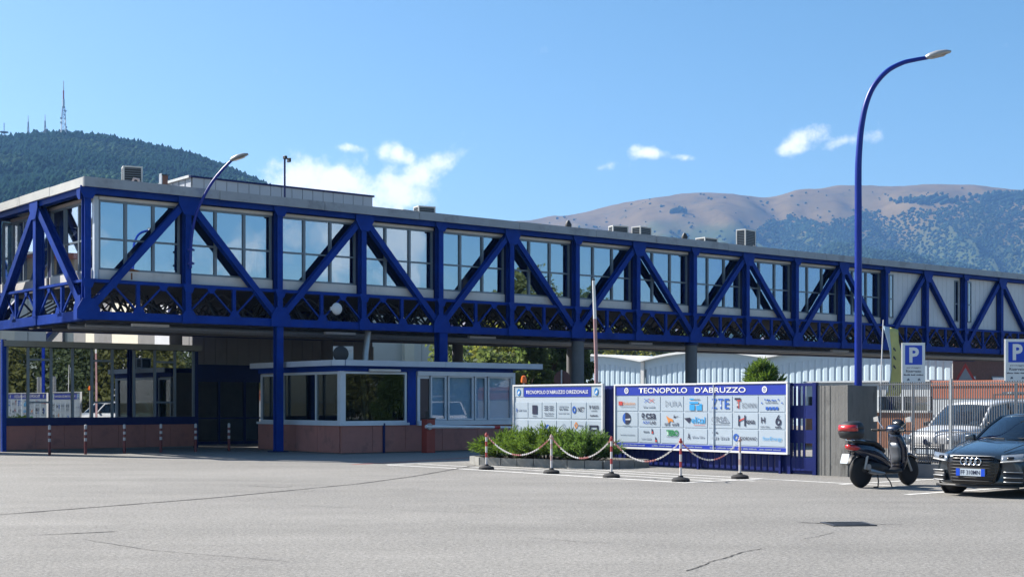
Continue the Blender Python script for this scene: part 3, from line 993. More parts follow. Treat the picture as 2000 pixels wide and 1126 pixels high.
def glazed(parent, x0, x1, glassmat, place):
    """six-pane window between x0 and x1; 'place' maps box bounds to the right plane"""
    w = place(MB(), x0, x0 + .06, -.05, .06, ZW0, ZW1)
    place(w, x1 - .06, x1, -.05, .06, ZW0, ZW1)
    place(w, x0 + .06, x1 - .06, -.05, .06, ZW0, ZW0 + .06)
    place(w, x0 + .06, x1 - .06, -.05, .06, ZW1 - .06, ZW1)
    win = w.build('window', ALU, parent)
    for c in cols[1:3]:
        xc = x0 + (x1 - x0) * c
        place(MB(), xc - .045, xc + .045, -.06, .06, ZW0 + .06, ZW1 - .06).build('mullion', ALU, win)
    for i in range(3):
        a = x0 + (x1 - x0) * cols[i] + (.06 if i == 0 else .045)
        b = x0 + (x1 - x0) * cols[i + 1] - (.06 if i == 2 else .045)
        place(MB(), a, b, -.045, .05, ZTR - .03, ZTR + .03).build('transom', ALU, win)
        place(MB(), a, b, -.006, .006, ZW0 + .06, ZTR - .03).build('pane', glassmat, win)
        place(MB(), a, b, -.006, .006, ZTR + .03, ZW1 - .06).build('pane', glassmat, win)
    return win


front = lambda s, a, b, y0, y1, z0, z1: s.box(a, b, GY + y0, GY + y1, z0, z1)
rear = lambda s, a, b, y0, y1, z0, z1: s.box(a, b, Wd - GY - y1, Wd - GY - y0, z0, z1)
endp = lambda s, a, b, y0, y1, z0, z1: s.box(GY + y0, GY + y1, a, b, z0, z1)
for n_ in range(NG):
    a, b = n_ * L + .13, (n_ + 1) * L - .13
    if n_ == 0:
        a = GY + .08
    glazed(br, a, b, G_BRIDGE, front)
    for i in range(3):
        if random.random() < .85:
            xa = a + (b - a) * cols[i] + .07; xb_ = a + (b - a) * cols[i + 1] - .07
            MB().box(xa, xb_, GY + .09, GY + .10, random.choice((ZTR + .1, ZTR - .3, ZW0 + .1, ZW0 + .1)), ZW1 - .02).build('roller_blind', BLINDB, br)
    MB().box(a, b, .30, .45, ZW1, ZT0 - .02).build('lintel_panel', PANELW, br)
    MB().box(a, b, .30, .45, ZSP + .02, ZW0 - .004).build('sill_panel', PANELW, br)
    if n_:
        MB().box(n_ * L - .125, n_ * L + .125, .36, .48, ZSP + .02, ZT0 - .02).build('pier', DKBLUE, br)
for a, b in ((GY + .08, hw - .13), (hw + .13, Wd - .6)):
    glazed(br, a, b, G_END, endp)
    MB().box(.30, .45, a, b, ZW1, ZT0 - .02).build('lintel_panel', mat('brownish_lintel', (0.34, 0.29, 0.27), 0.6, var=0.1), br)
    MB().box(.30, .45, a, b, ZSP + .02, ZW0 - .004).build('sill_panel', PANELW, br)
MB().box(.36, .48, hw - .125, hw + .125, ZSP + .02, ZT0 - .02).build('pier', DKBLUE, br)
MB().box(GY - .06, GY + .075, GY - .06, GY + .075, ZSP + .02, ZT0 - .02).build('corner_pier', ALUL, br)
# rust streak under the first bay window
MB().box(1.50, 1.55, .2955, .298, ZSP + .05, ZW0 - .05).build('rust_streak', RUST, br)
MB().prism([(1.25, ZW0 - .02), (1.85, ZW0 - .02), (1.75, ZW0 + .05), (1.55, ZW0 + .09), (1.3, ZW0 + .06)], .337, .3395).build('rust_patch', RUST, br)
# rear wall
for n_ in range(NB):
    a, b = n_ * L + .13, (n_ + 1) * L - .13
    if n_ < 6:
        w = rear(MB(), a, b, -.05, .06, ZW0, ZW0 + .07); rear(w, a, b, -.05, .06, ZW1 - .07, ZW1)
        for c in cols:
            xc = a + (b - a) * c
            rear(w, xc - .04, xc + .04, -.05, .06, ZW0 + .07, ZW1 - .07)
        win = w.build('window', ALU, br)
        rear(MB(), a + .04, b - .04, -.006, .006, ZW0 + .07, ZW1 - .07).build('pane', G_END, win)
        MB().box(a - .13, b + .13, Wd - .62, Wd - .46, ZSP + .02, ZW0).build('sill_panel', PANELW, br)
    else:
        MB().box(a - .13, b + .13, Wd - .62, Wd - .46, ZSP + .02, ZT0 - .02).build('rear_panel', PANELW, br)
# inner partitions break up the long room
for u_ in (6 * L, 9 * L, 12 * L):
    MB().box(u_ - .05, u_ + .05, .7, Wd - .7, ZSP + .06, 7.87).build('partition', CEIL, br)
# closed bays: ribbed white wall with slit windows
slit = {12: .70, 13: 2.84, 14: .70, 15: 2.84, 16: .70, 17: 2.84}
for n_ in range(NG, NB):
    a, b = n_ * L + .13, (n_ + 1) * L - .13
    k = 8
    w_ = (b - a) / k
    for j in range(k):
        MB().box(a + j * w_ + .008, a + (j + 1) * w_ - .008, .30, .42, ZSP + .02, ZT0 - .01).build('wall_panel', WALLW, br)
    MB().box(a, b, .33, .41, ZSP + .03, ZT0 - .02).build('wall_backing', ALU, br)
    xs = n_ * L + slit[n_]
    fr = MB()
    for bb in ((xs - .17, xs - .12, ZW0 + .02, ZW1 - .04), (xs + .12, xs + .17, ZW0 + .02, ZW1 - .04)):
        fr.box(bb[0], bb[1], .26, .305, bb[2], bb[3])
    fr.box(xs - .12, xs + .12, .26, .305, ZW1 - .10, ZW1 - .04).box(xs - .12, xs + .12, .26, .305, ZW0 + .02, ZW0 + .08).box(xs - .12, xs + .12, .26, .305, 6.62, 6.68)
    win = fr.build('slit_window', ALU, br)
    MB().box(xs - .12, xs + .12, .285, .297, ZW0 + .08, 6.62).build('pane', G_PAV, win)
    MB().box(xs - .12, xs + .12, .285, .297, 6.68, ZW1 - .10).build('pane', G_PAV, win)
    MB().box(n_ * L - .125, n_ * L + .125, .36, .48, ZSP + .02, ZT0 - .02).build('pier', DKBLUE, br)
MB().box(END - .1, END, .4, Wd - .4, ZSP + .02, 7.95).build('end_wall', WALLW, br)
# columns
MB().hbeam((2 * L, .13, 0), (2 * L, .13, ZB0), .25, .25, OUT).build('column', BLUE, br)
MB().box(2 * L - .25, 2 * L + .25, -.1, .4, 0, .03).build('base_plate', DKBLUE, br)
MB().hbeam((4 * L + .1, .16, 0), (4 * L + .1, .16, ZB0), .36, .34, OUT).build('column', BLUE, br)
for n_, du in ((6, .25), (8, .05), (16, .1)):
    MB().tube([(n_ * L + du, .3, 0), (n_ * L + du, .3, ZB0 - .12)], .25, 16).build('column', CONCDK, br, True)
    MB().tube([(n_ * L + du, .3, ZB0 - .12), (n_ * L + du, .3, ZB0)], .30, 16).build('column_head', DKBLUE, br, True)
for n_ in (2, 4, 6, 8, 16):
    MB().tube([(n_ * L, Wd - .3, 0), (n_ * L, Wd - .3, ZB0 - .01)], .24, 12).build('column', CONCDK, br, True)
MB().tube([(3 * L + .55, .6, 4.15), (3 * L + .38, .5, 3.4), (3 * L + .30, .45, 2.7), (3 * L + .30, .45, 0)], .11, 10).build('downpipe', STEEL, br, True)

# roof things
ACB = mat('ac_casing', (0.55, 0.55, 0.53), 0.5, var=0.08)


def ac_unit(u, v, z, w, d, h, label, rz=0.0, pipe=True, grp='air conditioning units on the bridge roof', face=False):
    t = thing('air_conditioner', label, 'air conditioner', B(u, v, z), TH + rz, grp)
    s = MB()
    for x0, x1, y0, y1 in ((-w / 2, -w / 2 + .05, -d / 2, -d / 2 + .05), (w / 2 - .05, w / 2, -d / 2, -d / 2 + .05), (-w / 2, -w / 2 + .05, d / 2 - .05, d / 2), (w / 2 - .05, w / 2, d / 2 - .05, d / 2)):
        s.box(x0, x1, y0, y1, .06, h)
    s.box(-w / 2 + .001, w / 2 - .001, -d / 2 + .001, d / 2 - .001, h - .05, h - .001).box(-w / 2 + .001, w / 2 - .001, -d / 2 + .001, d / 2 - .001, .06, .11)
    s.build('casing', ACB, t, bevel=.006)
    MB().box(-w / 2 + .03, w / 2 - .03, -d / 2 + .03, d / 2 - .03, .1, h - .05).build('coil_block', BLACKP, t)
    for x_ in (-w * .3, w * .3):
        MB().box(x_ - .03, x_ + .03, -d / 2, d / 2, 0, .06).build('foot', STEEL, t)
    n_ = max(4, int(h / .085))
    bar = MB().box(-w / 2 + .05, w / 2 - .05, -d / 2 + .012, -d / 2 + .024, -.008, .008).mesh('grille_bar', ALU)
    for k in range(n_):
        put('grille_bar', bar, t, (0, 0, .13 + (h - .22) * k / (n_ - 1)))
    bar2 = MB().box(-w / 2 + .012, -w / 2 + .024, -d / 2 + .05, d / 2 - .05, -.008, .008).mesh('grille_bar', ALU)
    for k in range(n_):
        put('grille_bar', bar2, t, (0, 0, .13 + (h - .22) * k / (n_ - 1)))
    if face:
        MB().box(-w / 2 + .02, w / 2 - .02, -d / 2 - .004, -d / 2 + .03, .08, h - .02).build('front_panel', ACB, t)
        MB().lathe([(.01, -.012), (.24, -.012), (.26, 0), (.26, .01)], 20, (-w * .12, -d / 2 - .006, h * .5), 'y').build('fan_grille', BLACKP, t, True)
        MB().box(w * .25, w * .42, -d / 2 - .010, -d / 2 - .004, h * .62, h * .78).build('badge', STEEL, t)
    if pipe:
        MB().tube([(.05, -d / 2 - .02, .12), (-.05, -d / 2 - .10, .3), (.02, -d / 2 - .14, .46), (.16, -d / 2 - .14, .44), (.2, -d / 2 - .12, .25), (.2, -d / 2 - .1, -.02)], .045, 8).build('insulated_pipe', mat('pipe_lagging', (0.62, 0.50, 0.46), 0.7, var=0.15, scale=8), t, True)
    return t


RZ = ZR - .06
ac_unit(2.28, 2.0, RZ, .62, .5, .88, 'air conditioner with lagged pipe beside the chimney pipe on the bridge roof', -.3)
ac_unit(13.81, 3.2, RZ, .8, .6, .58, 'low pale air conditioner beside the ribbed hall on the bridge roof', .2, False)
ac_unit(14.57, 3, RZ, .72, .5, .78, 'louvred air conditioner between the low pale unit and the bare roof', -.2, False)
ac_unit(24.77, 3, RZ, .75, .45, .84, 'air conditioner with curled pipe, left one of the close pair on the bridge roof', -.3)
ac_unit(26.15, 3, RZ, .8, .5, .9, 'air conditioner without pipe, beside the one with a curled pipe', .15, False)
ac_unit(30.25, 3, RZ, .85, .6, .72, 'flat wide air conditioner before the tallest unit on the bridge roof', 0, False)
ac_unit(32.35, 2.5, RZ, .95, .5, 1.2, 'tallest air conditioner on the bridge roof with looping pale pipe', .2)
for u, v, h, lb_ in ((21.91, 3, .85, 'short black roof vent pipe standing before the mountain slope'), (28.82, 3, .85, 'short dark roof vent with a cowl between air conditioners')):
    t = thing('roof_vent', lb_, 'roof vent', B(u, v, RZ), TH)
    MB().tube([(0, 0, 0), (0, 0, h * .7)], .09, 10).build('pipe', BLACKP, t, True)
    MB().lathe([(.13, h * .65), (.15, h * .8), (.05, h)], 12).build('cowl', BLACKP, t, True)
t = thing('chimney_pipe', 'rusty square chimney pipe on the bridge roof by the air conditioner', 'chimney', B(4.31, 4, RZ), TH)
MB().box(-.1, .1, -.1, .1, 0, 1.05).build('flue', mat('rusty_flue', (0.16, 0.08, 0.06), 0.8, var=0.3, scale=6), t)
MB().box(-.13, -.1, -.1, .1, 0, 1.12).build('stay', STEEL, t)
MB().box(-.12, .12, -.12, .12, 1.051, 1.09).build('cap', BLACKP, t)
t = thing('camera_mast', 'slim dark mast with two cameras rising above the bridge roof', 'camera mast', B(7.9, 2, RZ), TH)
MB().tube([(0, 0, 0), (0, 0, 1.78)], .035, 8).build('pole', DKBLUE, t, True)
MB().beam((-.02, 0, 1.74), (.16, 0, 1.80), .03, .03, OUT).build('arm', BLACKP, t)
MB().box(.13, .20, -.10, .08, 1.66, 1.80).build('camera', BLACKP, t, bevel=.01)
MB().box(-.05, .05, -.10, .05, 1.76, 1.86).build('camera', BLACKP, t, bevel=.01)
t = thing('roof_dome', 'low white plastic dome skylight by the camera mast on the roof', 'skylight', B(7.2, 2.4, RZ), TH)
MB().box(-.5, .5, -.4, .4, 0, .08).build('kerb', CAPW, t)
MB().lathe([(.42, .08), (.38, .17), (.25, .24), (.08, .27)], 16).build('dome', WHITEP, t, True)
# white oval lamp hanging on the lower lattice
u_ = 2 * L + 2.15
t = thing('floodlight', 'white oval floodlight fixed to the blue lower lattice of the bridge', 'floodlight', B(u_, -.02, 4.62), TH)
MB().lathe([(.02, -.14), (.12, -.13), (.19, -.09), (.21, -.04), (.15, .02), (.05, .05)], 16, (0, 0, .22), 'y').build('shell', WHITEP, t, True)
MB().beam((0, .02, 0), (0, .02, .2), .04, .04, OUT).build('bracket', STEEL, t)
MB().box(-.24, -.17, -.06, .02, .16, .28).build('ballast_box', WHITEP, t)

# ------------------------------------------------------------------ glazed pavilion under the end of the bridge
pv_ = thing('glass_pavilion', 'low glass pavilion with terracotta base panels under the end of the bridge', 'building', B(-.5, 6.0), TH)
PW, PD = 7.04, 1.95
mu = [.13, .84, 1.63, 2.38, 3.07, 3.81, 4.61, 5.40, 6.17, 6.90]
z0, z1, z2, z3 = .86, 1.13, 3.50, 3.72
for a, b in zip([.10] + [1.1 + .98 * k for k in range(6)], [1.1 + .98 * k for k in range(6)] + [6.92]):
    MB().box(a + .006, b - .006, .0, .06, .06, z0).build('base_panel', PINK, pv_)
MB().box(.12, 6.90, .05, .12, .0, z0 - .01).build('base_wall', CONCDK, pv_)
MB().box(.0, 7.0, -.04, .14, z0, z1).build('sill_band', DKBLUE, pv_)
for x in mu:
    MB().box(x - .04, x + .04, -.01, .09, z1, z2).build('mullion', ALU, pv_)
for i, (a, b) in enumerate(zip(mu, mu[1:])):
    if i in (1, 4, 7):
        MB().box(a + .04, b - .04, .0, .08, 3.06, 3.13).build('transom', ALU, pv_)
        MB().box(a + .04, b - .04, .0, .08, 1.62, 1.68).build('transom', ALU, pv_)
        for c, d in ((z1, 1.62), (1.68, 3.06), (3.13, z2)):
            MB().box(a + .04, b - .04, .034, .046, c, d).build('pane', G_PAV, pv_)
    else:
        MB().box(a + .04, b - .04, .034, .046, z1, z2).build('pane', G_PAV, pv_)
MB().box(-.06, .08, -.08, .08, 0, 3.75).build('corner_post', BLUE, pv_)
MB().box(6.94, 7.06, -.05, .1, 0, z2).build('corner_post', DKBLUE, pv_)
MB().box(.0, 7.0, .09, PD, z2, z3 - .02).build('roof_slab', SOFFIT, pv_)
MB().box(-.02, 7.14, -.16, -.10, z2 + .02, z3).build('fascia', mat('olive_grey_fascia', (0.27, 0.28, 0.25), 0.5, var=0.1), pv_)
MB().box(-.01, 7.12, -.10, PD, z3 - .03, z3 - .01).build('roof_sheet', FASCIA, pv_)
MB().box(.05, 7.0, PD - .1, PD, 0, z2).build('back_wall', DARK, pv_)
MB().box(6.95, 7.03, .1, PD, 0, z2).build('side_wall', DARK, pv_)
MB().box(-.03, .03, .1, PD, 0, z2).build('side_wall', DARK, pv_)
MB().box(.02, 7.0, .12, PD, .02, .06).build('floor', FLOORM, pv_)
for x in (1.6, 4.2):
    MB().box(x, x + 1.5, 1.0, 1.55, .06, .82).build('desk', mat('desk_wood', (0.12, 0.08, 0.05), 0.6), pv_)

# striped bollards before it
BOLW = mat('bollard_white', (0.42, 0.42, 0.43), 0.6, var=0.15)
BOLR = mat('bollard_red', (0.13, 0.02, 0.02), 0.5, var=0.15)
def striped_post(t, h, r, bands, white, red, nm='band'):
    """stack of alternating bands; bands = list of (z0, z1, colour)"""
    for a, b, c in bands:
        MB().tube([(0, 0, a), (0, 0, b)], r, 12).build(nm, white if c == 'w' else red, t, True)


bol_l = ['striped bollard by the blue corner post of the pavilion', 'striped bollard second from the pavilion corner post', 'striped bollard third from the pavilion corner post', 'striped bollard third from the dark entrance doors', 'striped bollard at the lamp post beside the pavilion end', 'striped bollard before the dark entrance doors']
for u_, lb_ in zip((-.43, .73, 2.02, 3.28, 4.52, 5.75), bol_l):
    t = thing('bollard', lb_, 'bollard', B(u_, 2.0), TH, 'red and white bollards before the pavilion')
    zz = [0, .42, .52, .62, .71, .80, .90]
    MB().tube([(0, 0, 0), (0, 0, .42)], .045, 12).build('shaft', BOLR, t, True)
    for i in range(1, 6):
        MB().tube([(0, 0, zz[i]), (0, 0, zz[i + 1])], .046, 12).build('band', BOLW if i % 2 else BOLR, t, True)
    MB().lathe([(.046, .90), (.04, .93), (.015, .945)], 12).build('cap', BOLW, t, True)

# ------------------------------------------------------------------ grey ribbed hall behind
hl = thing('ribbed_hall', 'tall grey ribbed metal hall rising behind the bridge roof', 'building', B(7.8, 9.0), TH)
HW, HD, HH = 8.3, 12.0, 10.35
k = 17
for i in range(k):
    a, b = HW * i / k, HW * (i + 1) / k
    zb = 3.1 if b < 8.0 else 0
    MB().box(a + .012, b - .012, -.03, .02, zb, 7.0).build('wall_panel', METALG, hl)  # lower sheets darker than the upper: shade painted into the colour
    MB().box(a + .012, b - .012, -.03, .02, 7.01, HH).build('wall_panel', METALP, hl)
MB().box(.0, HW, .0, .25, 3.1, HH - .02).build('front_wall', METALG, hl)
for i in range(22):
    a, b = HD * i / 22, HD * (i + 1) / 22
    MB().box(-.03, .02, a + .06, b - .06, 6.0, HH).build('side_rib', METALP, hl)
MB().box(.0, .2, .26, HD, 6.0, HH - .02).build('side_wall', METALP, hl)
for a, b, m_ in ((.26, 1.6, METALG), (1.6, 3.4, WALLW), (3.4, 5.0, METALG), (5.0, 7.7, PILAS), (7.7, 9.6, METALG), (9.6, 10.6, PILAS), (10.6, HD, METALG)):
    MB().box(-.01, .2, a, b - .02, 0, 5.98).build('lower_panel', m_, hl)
MB().box(-1.35, -.05, .0, 6, 0, 3.2).build('shade_wing', METALG, hl)  # hidden block added to keep sun off the ground by the doors
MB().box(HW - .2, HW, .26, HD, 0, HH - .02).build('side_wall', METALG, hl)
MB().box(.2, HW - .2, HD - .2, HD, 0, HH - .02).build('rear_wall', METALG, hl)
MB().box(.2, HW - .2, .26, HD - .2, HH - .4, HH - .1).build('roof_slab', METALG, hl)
MB().box(-.10, HW + .06, -.08, .06, HH, HH + .07).build('parapet_cap', DKBLUE, hl)
MB().box(-.12, .10, .06, HD, HH, HH + .10).build('parapet_cap', CAPW, hl)
MB().box(.02, HW - .1, -.06, -.032, 2.55, 3.12).build('entrance_band', DKBLUE, hl)
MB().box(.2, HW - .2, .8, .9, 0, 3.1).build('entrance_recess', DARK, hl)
for i in range(7):
    a = .02 + i * 1.12
    s = MB().box(a, a + .06, .0, .1, 0, 2.55).box(a + .06, a + 1.06, .0, .1, 2.45, 2.55).box(a + .06, a + 1.06, .0, .1, 0, .12).box(a + .06, a + 1.06, .0, .1, 1.0, 1.06)
    d = s.build('entrance_door', DKBLUE, hl)
    MB().box(a + .06, a + 1.06, .045, .055, .12, 1.0).build('pane', G_PAV, d)
    MB().box(a + .06, a + 1.06, .045, .055, 1.06, 2.45).build('pane', G_PAV, d)
MB().box(HW + .02, HW + .06, -.02, .02, 3.2, 4.0).build('downpipe', CAPW, hl)

# ------------------------------------------------------------------ guardhouse
gh = thing('guardhouse', 'low guardhouse with wide corner windows and terracotta base panels by the barrier', 'building', B(7.2, -2.8), TH)
GL, GV = 7.05, 5.4   # along u, along v
zb, zs, zw, zf, zr = .90, .98, 2.56, 2.80, 3.0
for a, b in ((0.02, 1.2), (1.2, 2.5), (2.5, 4.0), (4.0, 5.5), (5.5, GL)):
    MB().box(a + .006, b - .006, -.02, .05, .03, zb).build('base_panel', PINK, gh)
for a, b in ((.06, 1.4), (1.4, 2.8), (2.8, 3.78), (4.1, GV)):
    MB().box(-.02, .05, a + .006, b - .006, .03, zb).build('base_panel', PINK, gh)
MB().box(.04, GL, .05, .14, 0, zb).build('base_wall', CONCDK, gh)
MB().box(.05, .14, .14, GV, 0, zb).build('base_wall', CONCDK, gh)
MB().box(GL - .1, GL, .14, GV, 0, zf).build('side_wall', CONCDK, gh)
MB().box(.1, GL - .1, GV - .1, GV, 0, zf).build('rear_wall', mat('pale_inner_wall', (0.30, 0.32, 0.30), 0.8), gh)
MB().box(.1, GL - .1, .1, GV - .1, 0.01, .06).build('floor', FLOORM, gh)
MB().box(.1, GL - .1, .1, GV - .1, 2.62, 2.68).build('ceiling', CEIL, gh)
# sills
MB().box(-.08, 2.62, -.08, .16, zb, zs).build('sill', ALUL, gh)
MB().box(-.08, .16, .16, 3.8, zb, zs).build('sill', ALUL, gh)
MB().box(-.08, .16, 4.08, GV, zb, zs).build('sill', ALUL, gh)
MB().box(2.95, GL + .05, -.12, .16, zb - .02, zs + .06).build('sill', ALUL, gh)
# blue band, corner post and roof with its light fascia
MB().box(-.02, GL, -.02, .12, zw + .09, zf).build('blue_band', BLUE, gh)
MB().box(-.02, .12, .12, GV, zw + .09, zf).build('blue_band', BLUE, gh)
ov = .30
poly = [(-ov, .15 - ov + .15), (-ov + .28, -ov), (GL + 1.1, -ov), (GL + 1.1, GV), (-ov, GV)]
MB().prism(poly, zf, zr - .03, 'xy').build('roof_slab', BLUE, gh)


def fas(a, b):
    d = (Vector(b) - Vector(a)).normalized(); nn = Vector((d.y, -d.x))
    a, b = Vector(a) - d * .0, Vector(b)
    return MB().prism([tuple(a + nn * .005), tuple(b + nn * .005), tuple(b + nn * .04), tuple(a + nn * .04)], zf + .02, zr, 'xy').build('fascia', LIGHTFASCIA, gh)


fas((-ov, GV), (-ov, 2.6)); fas((-ov, 2.58), (-ov, 0.01)); fas((-ov, 0), (-ov + .28, -ov)); fas((-ov + .29, -ov), (3.9, -ov)); fas((3.91, -ov), (GL + 1.1, -ov))
MB().prism([(-ov + .05, .1), (-ov + .3, -ov + .05), (GL + 1.05, -ov + .05), (GL + 1.05, GV - .05), (-ov + .05, GV - .05)], zr - .03, zr - .015, 'xy').build('roof_sheet', FASCIA, gh)


def window(parent, place, a, b, c, d, frame=.07, gm_=None, fm=ALUL, mull=()):
    s = place(MB(), a, a + frame, c, d); place(s, b - frame, b, c, d); place(s, a + frame, b - frame, c, c + frame); place(s, a + frame, b - frame, d - frame, d)
    w = s.build('window', fm, parent)
    xs = [a + frame] + [m for m in mull] + [b - frame]
    for m_ in mull:
        place(MB(), m_ - .03, m_ + .03, c + frame, d - frame).build('mullion', fm, w)
    for i, (p, q_) in enumerate(zip(xs, xs[1:])):
        pl = place(MB(), p + (.03 if i else 0), q_ - (.03 if i < len(xs) - 2 else 0), c + frame, d - frame, True)
        pl.build('pane', gm_ or G_HUT, w)
    return w


pf = lambda s, a, b, c, d, g=False: s.box(a, b, .05 if g else .0, .06 if g else .1, c, d)
pl_ = lambda s, a, b, c, d, g=False: s.box(.05 if g else .0, .06 if g else .1, a, b, c, d)
window(gh, pf, .12, 2.56, zs, zw + .08, .07)
window(gh, pl_, .12, 3.75, zs, zw + .08, .08, None, ALUL, (1.55,))
window(gh, pl_, 4.12, GV - .15, zs, zw + .05, .07)
MB().box(-.02, .12, -.02, .12, zs, zw + .09).build('corner_mullion', ALUL, gh)
MB().box(2.58, 2.90, -.04, .14, zb, zw + .1).build('blue_pier', BLUE, gh)
MB().box(-.03, .14, 3.80, 4.06, 0, zw + .1).build('blue_pier', BLUE, gh)
# right part: door and four tall panes behind closed blinds
MB().box(2.93, GL + .02, -.13, .1, zw - .02, zw + .12).build('shutter_box', ALUL, gh)
d = MB().box(2.96, 3.07, -.04, .08, .98, zw - .02).box(3.07, 3.45, -.03, .08, zw - .12, zw - .02)
d = d.build('door', ALUL, gh)
MB().box(3.07, 3.45, .02, .05, .98, zw - .12).build('door_leaf', mat('dark_brown_panel', (0.07, 0.045, 0.045), 0.5), d)
BLIND = mat('closed_blind', (0.55, 0.78, 0.92), 0.6, var=0.05)
for a, b in ((3.50, 4.15), (4.22, 5.30), (5.36, 5.86), (5.93, GL - .06)):
    w = window(gh, lambda s, p, q_, c, d_, g=False: s.box(p, q_, -.005 if g else -.05, .005 if g else .06, c, d_), a, b, zs + .07, zw - .02, .055, glass('blind_glass', (0.8, 0.84, 0.88), 0.05))
    MB().box(a + .055, b - .055, .08, .09, zs + .1, zw - .06).build('blind', BLIND, w)
MB().box(GL - .06, GL + .06, -.08, .1, zs + .04, zw).build('corner_mullion', ALUL, gh)
# furniture seen dimly through the glass
for x, y, w_, h_ in ((.7, 1.2, 1.4, .8), (1.2, 3.0, .9, 1.25), (2.1, 3.2, .4, 1.9)):
    MB().box(x, x + w_, y, y + .6, .06, h_).build('counter', mat('desk_grey', (0.14, 0.14, 0.13), 0.6), gh)
MB().tube([(1.0, -.14, 2.69), (2.2, -.14, 2.69)], .045, 8).build('strip_light', WHITEP, gh, True)
MB().tube([(1.62, -.05, .0), (1.62, -.05, zb + .07)], .045, 8).build('downpipe', DKBLUE, gh, True)
ac_unit(7.95, -1.75, zr - .015, .66, .3, .50, 'white air conditioner with round fan standing on the guardhouse roof', -.55, False, None, True)

# barrier
t = thing('barrier_gate', 'red car park barrier with lowered grey arm beside the guardhouse', 'barrier', B(10.1, -3.55), TH)
MB().box(-.17, .17, -.15, .15, 0, 1.1).build('cabinet', mat('barrier_red', (0.30, 0.045, 0.03), 0.45, var=0.15), t, bevel=.012)
MB().box(-.19, .19, -.17, .17, 1.1, 1.14).build('lid', BLACKP, t)
MB().lathe([(.10, -.05), (.12, 0), (.10, .05)], 14, (-.1, -.2, .86), 'y').build('pivot', STEEL, t, True)
MB().tube([(-.25, -.2, .86), (.2, -.21, .85), (1.6, -.62, .83), (3.15, -1.05, .80)], [.055, .055, .045, .038], 10).build('arm', mat('arm_white', (0.78, 0.78, 0.8), 0.5, var=0.1), t, True)
for f in (.22, .42, .66):
    p = Vector((.2, -.21, .85)).lerp(Vector((3.15, -1.05, .80)), f)
    MB().tube([p, p + Vector((.2, -.057, -.003))], .05, 10).build('arm_stripe', REDP, t, True)
MB().box(-.22, -.12, -.19, -.15, 1.14, 1.34).build('warning_lamp', BLACKP, t)

# ------------------------------------------------------------------ white precast building further back
wb = thing('precast_building', 'long off-white precast building with cream pilasters behind the bridge', 'building', B(2, 35), TH)
n_ = 9
for i in range(n_):
    a = i * 4.37
    MB().box(a + .02, a + 4.35, 0, .2, 0, 8.2).build('wall_panel', PRECAST, wb)
for i in range(n_):
    a = (i + 1) * 4.37 - (1.6 if i % 2 else 2.3)
    MB().box(a, a + .75, -.35, -.01, 0, 8.2).build('pilaster', PILAS, wb)
MB().box(.0, n_ * 4.37 - .05, .21, 14, 0, 8.1).build('block', PRECAST, wb)
MB().box(-.1, n_ * 4.37 + .05, -.1, 14, 8.2, 8.4).build('roof_edge', CAPW, wb)
for i in range(4):
    MB().box(i * 8.74 + 1.0, i * 8.74 + 4.2, -.02, -.005, 4.6, 5.8).build('window_strip', G_PAV, wb)

# ------------------------------------------------------------------ white sheds with low arched roofs
p0 = Vector((10.35, 110.0)); dv = Vector((8.2, -8.5)); Lw = dv.length; dvn = dv.normalized()
ang = math.atan2(dvn.y, dvn.x)
shed_l = ['white corrugated shed with low arched roof beside the dark conifers', 'white corrugated shed with low arched roof behind the billboard', 'widest white corrugated shed, ending beside the brown brick building']
for i, (t0, t1, lb_) in enumerate(((-1.0, 0.0, shed_l[0]), (0.0, 1.0, shed_l[1]), (1.0, 2.25, shed_l[2]))):
    o = p0 + dv * t0
    w_ = (t1 - t0) * Lw
    t = thing('arched_shed', lb_, 'shed', (o.x, o.y, 0), ang, 'white arched sheds')
    ze, zc = 4.98, 5.55
    arc = [(w_ * k / 16, ze + (zc - ze) * (1 - (2 * k / 16 - 1) ** 2)) for k in range(17)]
    n_ = int(w_ / .55)
    for k in range(n_):
        a, b = .25 + (w_ - .5) * k / n_, .25 + (w_ - .5) * (k + 1) / n_
        xm = (a + b) / 2
        zt = ze + (zc - ze) * (1 - (2 * xm / w_ - 1) ** 2) - .75
        c = (b - a)
        MB().prism([(a, .0), (a + c * .25, -.05), (a + c * .75, -.05), (b, .0), (b, .06), (a, .06)], 0, zt, 'xy').build('wall_sheet', SHEDW, t)
    MB().prism([(0, ze - .02)] + [(x, z - .14) for x, z in arc[1:-1]] + [(w_, ze - .02)] + [(x, z - .80) for x, z in reversed(arc)], -.06, .06).build('gable_sheet', SHEDW, t)
    MB().prism([(x, z) for x, z in arc] + [(x, z - .16) for x, z in reversed(arc)], -.55, 26).build('roof', mat('shed_roof_white', (0.72, 0.72, 0.70), 0.4, var=0.05), t)
    MB().box(.0, .10, .1, 26, 0, ze - .2).build('side_wall', SHEDW, t)
    MB().box(w_ - .10, w_, .1, 26, 0, ze - .2).build('side_wall', SHEDW, t)
    MB().box(w_ - .16, w_ + .16, -.20, -.08, 0, ze - .15).build('downpipe', CAPW, t)
    MB().box(.3, w_ - .3, 25.6, 25.8, 0, ze - .2).build('rear_wall', SHEDW, t)

